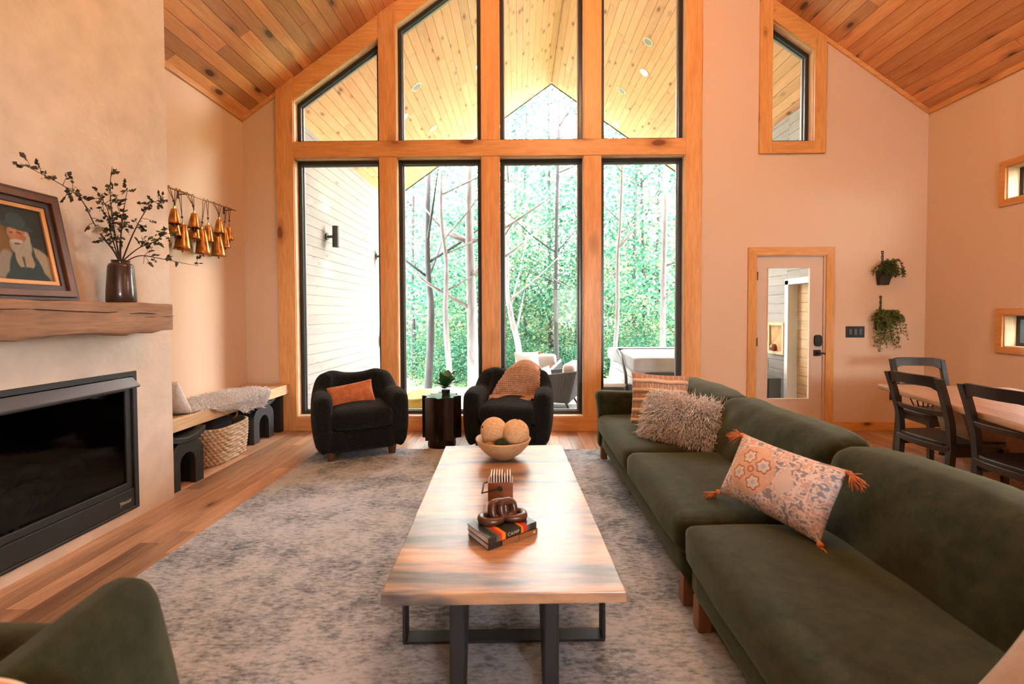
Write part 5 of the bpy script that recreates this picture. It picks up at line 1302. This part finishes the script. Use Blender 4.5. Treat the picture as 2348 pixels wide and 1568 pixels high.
MB().soft(((TX0 + TX1) / 2, (TY0 + TY1) / 2, TZ1 + .015), ((TX1 - TX0) / 2 + .05, (TY1 - TY0) / 2 + .05, .115), .04, 22, fn=cov).build('cover', GY, ht, smooth=True)
MB().tube([(TX0 - .08, 7.35, .80), (TX0 - .09, 7.05, .72), (TX0 - .09, 6.75, .50), (TX0 - .09, 6.72, .42), (TX0 - .09, 6.72, .10)], .022, 10).build('cover_lifter', plain('dark_pipe', (.02, .022, .022), .4), ht, smooth=True)
MB().tube([(TX0 - .08, 7.36, .815), (TX1, 7.36, .815)], .018, 10).build('lifter_bar', plain('dark_pipe2', (.02, .022, .022), .4), ht, smooth=True)
MB().box(TX0 - .075, TX0 - .03, 6.60, 6.70, .12, .36).build('lifter_bracket', DPN, ht)
hs_ = empty('tub_step', (0, 0, 0), label='low plastic step with a pale tread beside the hot tub', cat='step')
MB().soft((1.37, 6.95, .335), (.20, .26, .035), .03, 8).build('tread', plain('pale_tread', (.66, .66, .66), .6), hs_, smooth=True)
for y_ in (6.74, 7.16): MB().prism([(1.18, DK), (1.58, DK), (1.54, .30), (1.21, .30)], y_ - .03, y_ + .03, 'Y').build('side', DPN, hs_)
MB().box(1.2, 1.55, 6.77, 7.13, DK + .1, DK + .16).build('lower_tread', PNL, hs_)
# outdoor lounge chairs
WIK = plain('charcoal_wicker', (.05, .055, .058), .6, bmp=.6, bscale=120, bdist=.01); CUS = fabric('pale_outdoor_fabric', (.60, .58, .58), (.72, .70, .70), fine=200)
def lounge(lab, W_=.78):
    r = empty('lounge_chair', label=lab, cat='chair', group='wicker lounge chairs on the deck')
    # faces +Y locally; slanted woven sides
    for nm, p in (('side', -1), ('side', 1)):
        x = p * W_ / 2
        MB().prism([(-.42, .62), (.40, .50), (.30, .14), (-.30, .14)], x - .025, x + .025, 'X').build('woven_side', WIK, r, bevel=.01)
        for k in range(16):
            t = k / 15; y = -.40 + .76 * t; MB().tube([(x + p * .028, y, .60 - .11 * t), (x + p * .028, y * .76, .15)], .006, 5).build('cord', WIK, r)
    MB().add([(-W_ / 2, -.42, .62), (W_ / 2, -.42, .62), (W_ / 2, -.30, .14), (-W_ / 2, -.30, .14), (-W_ / 2, -.37, .62), (W_ / 2, -.37, .62), (W_ / 2, -.25, .14), (-W_ / 2, -.25, .14)], [(0, 1, 2, 3), (7, 6, 5, 4), (0, 4, 5, 1), (3, 2, 6, 7), (0, 3, 7, 4), (1, 5, 6, 2)]).build('woven_back', WIK, r)
    MB().tube([(-W_ / 2, .40, .505), (-W_ / 2, -.42, .63), (W_ / 2, -.42, .63), (W_ / 2, .40, .505)], .018, 8).build('rim', WIK, r)
    MB().box(-W_ / 2 + .03, W_ / 2 - .03, -.3, .32, .14, .20).build('seat_deck', WIK, r)
    MB().soft((0, .02, .29), (W_ / 2 - .04, .33, .085), .05, 8, (0, 0, .02)).build('seat_cushion', CUS, r, smooth=True)
    MB().soft((0, -.27, .56), (W_ / 2 - .05, .09, .19), .07, 8, (0, .02, 0)).build('back_cushion', CUS, r, smooth=True)
    for sx in (-1, 1):
        for sy in (-1, 1): MB().tube([(sx * W_ * .36, sy * .22, .15), (sx * W_ * .42, sy * .30, 0)], [.022, .014], 8).build('leg', WIK, r)
    return r
lc = lounge('charcoal wicker lounge chair right behind the draped armchair'); lc.location = (.60, 7.55, DK); lc.rotation_euler = (0, 0, math.radians(72))
lc2 = copy_tree(lc); lc2.location = (.30, 8.75, DK); lc2.rotation_euler = (0, 0, math.radians(160)); lc2['label'] = 'charcoal wicker lounge chair farther out with a white pillow'
for (x, y, z, rz, lab) in ((.14, 8.72, .50, .3, 'white tufted pillow on the far wicker lounge chair'), (.42, 7.6, .34, 1.1, 'small white pillow inside the near wicker lounge chair')):
    p = empty('outdoor_pillow', label=lab, cat='pillow', group='white outdoor pillows'); p.matrix_world = Matrix.Translation((x, y, z)) @ R3(-.2, 0, rz)
    MB().pillow(.50, .32, .14, 14, .06).build('cover', fabric('white_outdoor', (.70, .68, .66), (.82, .80, .78)), p, smooth=True)
    m = MB(); 
    for i in range(22): d = Vector((random.gauss(.6, .3), random.gauss(0, .3), random.gauss(-.5, .3))).normalized(); m.tube([(.24, 0, .15), Vector((.24, 0, .15)) + d * .06], [.005, .003], 4)
    m.build('tassel', TAS, p)
# low wooden lounge with an olive blanket
ol = empty('outdoor_ottoman', (-1.42, 6.35, DK), math.radians(4), label='low wooden ottoman with a dark cushion outside the second window', cat='ottoman')
for k in range(3): MB().box(-.42, .42, -.35, .35, .02 + k * .085, .095 + k * .085).build('slat', wood('weathered_slat', (.20, .12, .08), (.34, .22, .15), axis='X', knots=0, rough=.7), ol, bevel=.004, seg=1)
MB().soft((0, 0, .335), (.43, .36, .065), .045, 10, (0, 0, .02)).build('cushion', plain('dark_outdoor_cushion', (.03, .03, .032), .9), ol, smooth=True)
blk = MB()
def blf(a, b):
    x = -.40 + a * .72; yy = -.52 + b * .78; over = max(0, -.385 - yy); z = .425 + .02 * math.sin(a * 8 + b * 3) - max(0, a - .55) * .05 - over * 1.6
    return (x - over * .2 * (1 - a), max(yy, -.395 - .03 * over), z - .10 * max(0, .4 - a) * over * 4)
blk.grid(blf, 24, 24); bl = blk.build('olive_blanket', fabric('olive_wool', (.36, .33, .08), (.50, .46, .16), scale=18, fine=150), smooth=True, label='olive yellow blanket draped on the outdoor ottoman', cat='blanket'); bl.matrix_world = Matrix.Translation((-1.42, 6.35, DK)) @ Matrix.Rotation(math.radians(4), 4, 'Z'); bl.location.z += .012
m_ = bl.modifiers.new('solid', 'SOLIDIFY'); m_.thickness = .012
# far end of the porch wall
wp = empty('wall_pot', (-2.93, 9.55, .72), label='dark green hanging pot at the far end of the porch wall', cat='plant pot')
MB().lathe([(.0, 0), (.06, 0), (.10, .22), (.09, .22), (.0, .18)], 20, (.09, 0, 0)).build('pot', plain('green_glaze', (.03, .07, .05), .35), wp, smooth=True)
MB().box(.0, .012, -.03, .03, .05, .35).build('hook_plate', DPN, wp)
ps = empty('plant_stand', (-2.72, 9.0, DK), label='small white stand against the porch wall', cat='stand')
MB().box(-.16, .16, -.16, .16, .22, .25).build('top', plain('white_stand', (.75, .73, .70), .5), ps)
for sx in (-1, 1):
    for sy in (-1, 1): MB().box(sx * .13 - .015, sx * .13 + .015, sy * .13 - .015, sy * .13 + .015, 0, .22).build('leg', plain('grey_leg', (.45, .42, .40), .6), ps)
MB().lathe([(0, 0), (.11, 0), (.13, .06), (.12, .15), (.10, .17), (.0, .16)], 20, (-2.72, 9.0, DK + .25)).build('clay_pot', plain('brown_clay', (.16, .07, .04), .5), smooth=True, label='round brown clay pot on the white stand', cat='pot')
# seen through the door glass
gb = empty('grill_box', (3.68, 6.72, DK), label='dark metal box on a post seen through the door glass', cat='grill')
MB().box(-.09, .09, -.12, .12, .28, .60).build('box', plain('slate_metal', (.05, .065, .07), .4), gb, bevel=.01); MB().tube([(0, 0, 0), (0, 0, .28)], .03, 10).build('post', DPN, gb); MB().lathe([(0, 0), (.12, 0), (.12, .015), (0, .015)], 16).build('foot', DPN, gb)
fw = empty('framed_opening', (PRX - .02, 6.93, 1.01), label='small wood framed opening in the porch wall seen through the door', cat='frame')
m = ring([(-.21, -.24), (.21, -.24), (.21, .24), (-.21, .24)], [(-.165, -.195), (.165, -.195), (.165, .195), (-.165, .195)], -.02, .018); m.v = [(p[1], p[0], p[2]) for p in m.v]; m.build('frame', MT['siding_n'], fw)
MB().box(.004, .016, -.165, .165, -.195, .195).build('panel', plain('amber_panel', (.45, .24, .09), .5, var=.4, vscale=7), fw)
MB().lathe([(0, 0), (.04, 0), (.05, .05), (.03, .10), (.0, .10)], 14, (-.02, .05, -.19)).build('pot', plain('red_brown_pot', (.22, .07, .03), .5), fw)

# ================================================================== the woods
def bark(name, c1, c2): 
    m, nt, b = new_mat(name); v = coords(nt, (1, 1, .25)); n = nd(nt, 'ShaderNodeTexNoise', i_Scale=9.0, i_Detail=6.0, i_Roughness=.7); nt.links.new(v, n.inputs['Vector'])
    r = ramp(nt, [(.35, c1), (.65, c2)]); nt.links.new(n.outputs['Fac'], r.inputs[0]); nt.links.new(r.outputs[0], b.inputs['Base Color']); b.inputs['Roughness'].default_value = .95; bump(nt, b, n.outputs['Fac'], .6, .03); return m
PALE = bark('pale_bark', (.11, .10, .098), (.20, .185, .18)); DARKB = bark('dark_bark', (.012, .011, .011), (.035, .03, .03))
def leaf_mat():
    m = bpy.data.materials.new('woodland_leaf'); m.use_nodes = True; nt = m.node_tree; nt.nodes.clear(); L = nt.links
    o = nt.nodes.new('ShaderNodeOutputMaterial'); d = nt.nodes.new('ShaderNodeBsdfDiffuse'); t = nt.nodes.new('ShaderNodeBsdfTranslucent'); mx = nt.nodes.new('ShaderNodeMixShader'); mx.inputs[0].default_value = .45
    a = nd(nt, 'ShaderNodeVertexColor', layer_name='Col')
    L.new(a.outputs[0], d.inputs[0]); L.new(a.outputs[0], t.inputs[0])
    L.new(d.outputs[0], mx.inputs[1]); L.new(t.outputs[0], mx.inputs[2]); L.new(mx.outputs[0], o.inputs[0]); return m
WLEAF = leaf_mat()
PAL = 1.05 * np.array([(.028, .10, .06), (.042, .13, .08), (.075, .18, .115), (.14, .23, .14), (.21, .24, .11), (.25, .22, .11)])
def leaf_cloud(name, centers, per, spread, size, seed, palw):
    r = np.random.default_rng(seed); C = np.repeat(np.array(centers), per, axis=0); n = len(C)
    P = C + r.normal(0, 1, (n, 3)) * np.array(spread)
    d = r.normal(0, 1, (n, 3)); d[:, 2] *= .6; d /= np.linalg.norm(d, axis=1, keepdims=True)
    s = np.cross(d, r.normal(0, 1, (n, 3))); s /= np.linalg.norm(s, axis=1, keepdims=True)
    l = size * r.uniform(.6, 1.4, (n, 1)); V = np.stack([P, P + d * l * .5 + s * l * .38, P + d * l, P + d * l * .5 - s * l * .38], 1)
    me = fast_mesh(name, V.reshape(-1, 3), quads=np.arange(n * 4).reshape(-1, 4), smooth=False)
    cc = r.choice(len(PAL), len(centers), p=palw); col = PAL[np.repeat(cc, per)] * r.uniform(.45, 1.4, (n, 1))
    buf = np.ones((n, 4, 4), np.float32); buf[:, :, :3] = col[:, None, :]
    at = me.color_attributes.new('Col', 'FLOAT_COLOR', 'POINT'); at.data.foreach_set('color', buf.ravel()); me.materials.append(WLEAF); return me
def crown_centers(r, n, h0, h1, rad, pw=1.5):
    out = []
    for i in range(n):
        t = r.random() ** pw; z = h0 + (h1 - h0) * t; R_ = rad * (math.sin(PI * (.15 + .8 * t)) ** .7); a = r.random() * 6.283; q = R_ * math.sqrt(r.random()); out.append((q * math.cos(a), q * math.sin(a), z))
    return out
rr_ = np.random.default_rng(5)
CROWN = [leaf_cloud('crown', crown_centers(rr_, 60, 2.4, 12.5, 2.7, 1.8), 80, (.42, .42, .30), .105, 20 + i, [.16, .24, .25, .2, .1, .05]) for i in range(4)]
BUSH = [leaf_cloud('foliage', crown_centers(rr_, 60, .1, 3.0, 1.7), 80, (.30, .30, .24), .085, 40 + i, [.22, .26, .24, .14, .09, .05]) for i in range(3)]
FARC = [leaf_cloud('crown', crown_centers(rr_, 90, .3, 9.5, 3.4, 1.9), 75, (.55, .55, .40), .145, 60 + i, [.14, .22, .26, .22, .11, .05]) for i in range(3)]
def ground_z(x, y): return -.9 + .0012 * max(0, y - 14) ** 2 + .10 * math.sin(x * .5) * math.sin(y * .4)
gt = MB(); gt.grid(lambda a, b: (-45 + 90 * a, 9.36 + 60 * b, ground_z(-45 + 90 * a, 9.36 + 60 * b)), 50, 40)
gt.build('ground', plain('woodland_ground', (.06, .14, .06), .95, var=.5, vscale=2, c2=(.20, .26, .10)), smooth=True, kind='structure', label='leafy woodland floor beyond the deck')
def limbs(mb, path, rad, k, seed):
    r = random.Random(seed)
    for i in range(k):
        q = path[int(len(path) * r.uniform(.3, .95)) - 1]; a = r.uniform(0, 6.283); l = r.uniform(.8, 2.2); d = Vector((math.cos(a), math.sin(a) * .7, r.uniform(.3, .9)))
        mb.tube([q, q + d * l * .5 + Vector((0, 0, .05)), q + d * l + Vector((0, 0, l * .15))], [rad * .35, rad * .25, rad * .08], 5)
def tree(pts, rad, mat, lab, crown=0, seed=0, group='named trees past the deck', h=13):
    x0, y0, z0 = pts[0]; t = empty('tree', (x0, y0, z0), label=lab, cat='tree', group=group)
    P = [Vector(p) - Vector(pts[0]) for p in pts]; top = P[-1]
    P = P + [Vector((top.x + .15, top.y, h * .8)), Vector((top.x + .1, top.y, h))]
    path = cat_path(P, 6); n = len(path); m = MB().tube(path, [rad * (1 - .8 * i / n) for i in range(n)], 10); limbs(m, path, rad, 9, seed); m.build('trunk', mat, t, smooth=True)
    c = put('crown', CROWN[crown % 4], t); c.location = (top.x, top.y + 3.2, 0); c.rotation_euler = (0, 0, seed * 1.3)
def at(px, Y): return (px - 1191) / 1043 * Y      # width of the view at depth Y, used for spacing the trunks
tree([(-1.12, 11, -.9), (-1.15, 11, 1.5), (-1.20, 11, 4.2)], .155, PALE, 'thick pale straight trunk seen between the armchairs', 0, 1)
tree([(-1.60, 10.8, -.9), (-1.755, 10.8, 1.2), (-1.73, 10.8, 2.6), (-1.85, 10.8, 4.2)], .075, PALE, 'slim pale curving trunk next to the thick pale one', 1, 2)
tree([(-2.30, 11.2, -.9), (-2.18, 11.2, 1.4), (-2.26, 11.2, 3.2)], .105, DARKB, 'dark slightly leaning trunk in the second window', 2, 3)
tree([(-3.72, 16, -.9), (-3.78, 16, 3)], .10, DARKB, 'thin dark trunk hugging the second window frame', 3, 4)
tree([(.10, 12, -.9), (-.03, 12, .5), (-.25, 12, 1.5), (-.32, 12, 2.8)], .10, PALE, 'pale leaning trunk behind the far lounge chair', 1, 5)
tree([(.28, 18, -.9), (.2, 18, 2), (.15, 18, 4)], .10, DARKB, 'dark trunk right beside the pale leaning trunk', 2, 6)
tree([(1.00, 12.2, -.9), (.98, 12.2, 3)], .07, DARKB, 'dark upright trunk in the middle of the third window', 3, 7)
tree([(2.42, 19, -.9), (2.40, 19, 3)], .10, DARKB, 'dark upright trunk by the third window edge', 0, 8)
tree([(2.04, 10.8, -.9), (2.29, 10.8, .9), (2.32, 10.8, 2.7), (2.39, 10.8, 4)], .06, PALE, 'thin white bending trunk beside the hot tub', 1, 9)
tree([(4.55, 18, -.9), (4.5, 18, 3)], .11, DARKB, 'grey trunk rising behind the hot tub cover', 2, 10)
tree([(3.45, 11, -.9), (3.46, 11, 2.5)], .08, PALE, 'pale trunk behind the hot tub near the window post', 3, 11)
tree([(6.1, 20, -.9), (6.0, 20, 3)], .12, DARKB, 'dark trunk at the far edge of the last window', 0, 12)
rf = random.Random(3)
for i in range(30):
    y = rf.uniform(17, 34); x = rf.uniform(-.62, .50) * y; t = empty('tree', (x, y, ground_z(x, y)), rf.uniform(0, 6), label='leafy tree among many in the woods beyond the deck', cat='tree', group='background trees in the woods')
    s = rf.uniform(.85, 1.25); t.scale = (s, s, s); c = put('crown', FARC[i % 3], t)
    key = ('trunk', i % 3)
    if key not in BC:
        m = MB(); path = cat_path([(0, 0, -.2), (.1 * (i % 3 - 1), 0, 4), (.2 * (i % 3 - 1), .1, 9), (.15, 0, 14)], 4); m.tube(path, [.12 * (1 - .8 * k / len(path)) for k in range(len(path))], 8); limbs(m, path, .12, 6, i); BC[key] = m.mesh('trunk', (DARKB, PALE, DARKB)[i % 3], smooth=True)
    put('trunk', BC[key], t)
for i in range(34):
    y = rf.uniform(13.2, 21); x = rf.uniform(-.48, .40) * y; b = empty('shrub', (x, y, ground_z(x, y)), rf.uniform(0, 6), label='leafy green shrub in the undergrowth past the deck', cat='shrub', group='undergrowth shrubs')
    s = rf.uniform(.6, 1.0); b.scale = (s, s, s * rf.uniform(.6, .95)); put('foliage', BUSH[i % 3], b)

for i in range(9):
    x, y = 8.5 + 2.2 * (i % 3) + rf.uniform(-.8, .8), -1 + 3.2 * (i // 3) + rf.uniform(-1, 1); t = empty('tree', (x, y, -.6), rf.uniform(0, 6), label='leafy tree outside the side wall slot windows', cat='tree', group='trees past the side wall'); t.scale = (.9, .9, .9)
    put('crown', FARC[i % 3], t); put('trunk', BC[('trunk', i % 3)], t)
MB().box(5.0, 30, -30, 9.3, -.9, -.6).build('ground', plain('side_ground', (.05, .11, .05), .95), kind='structure')
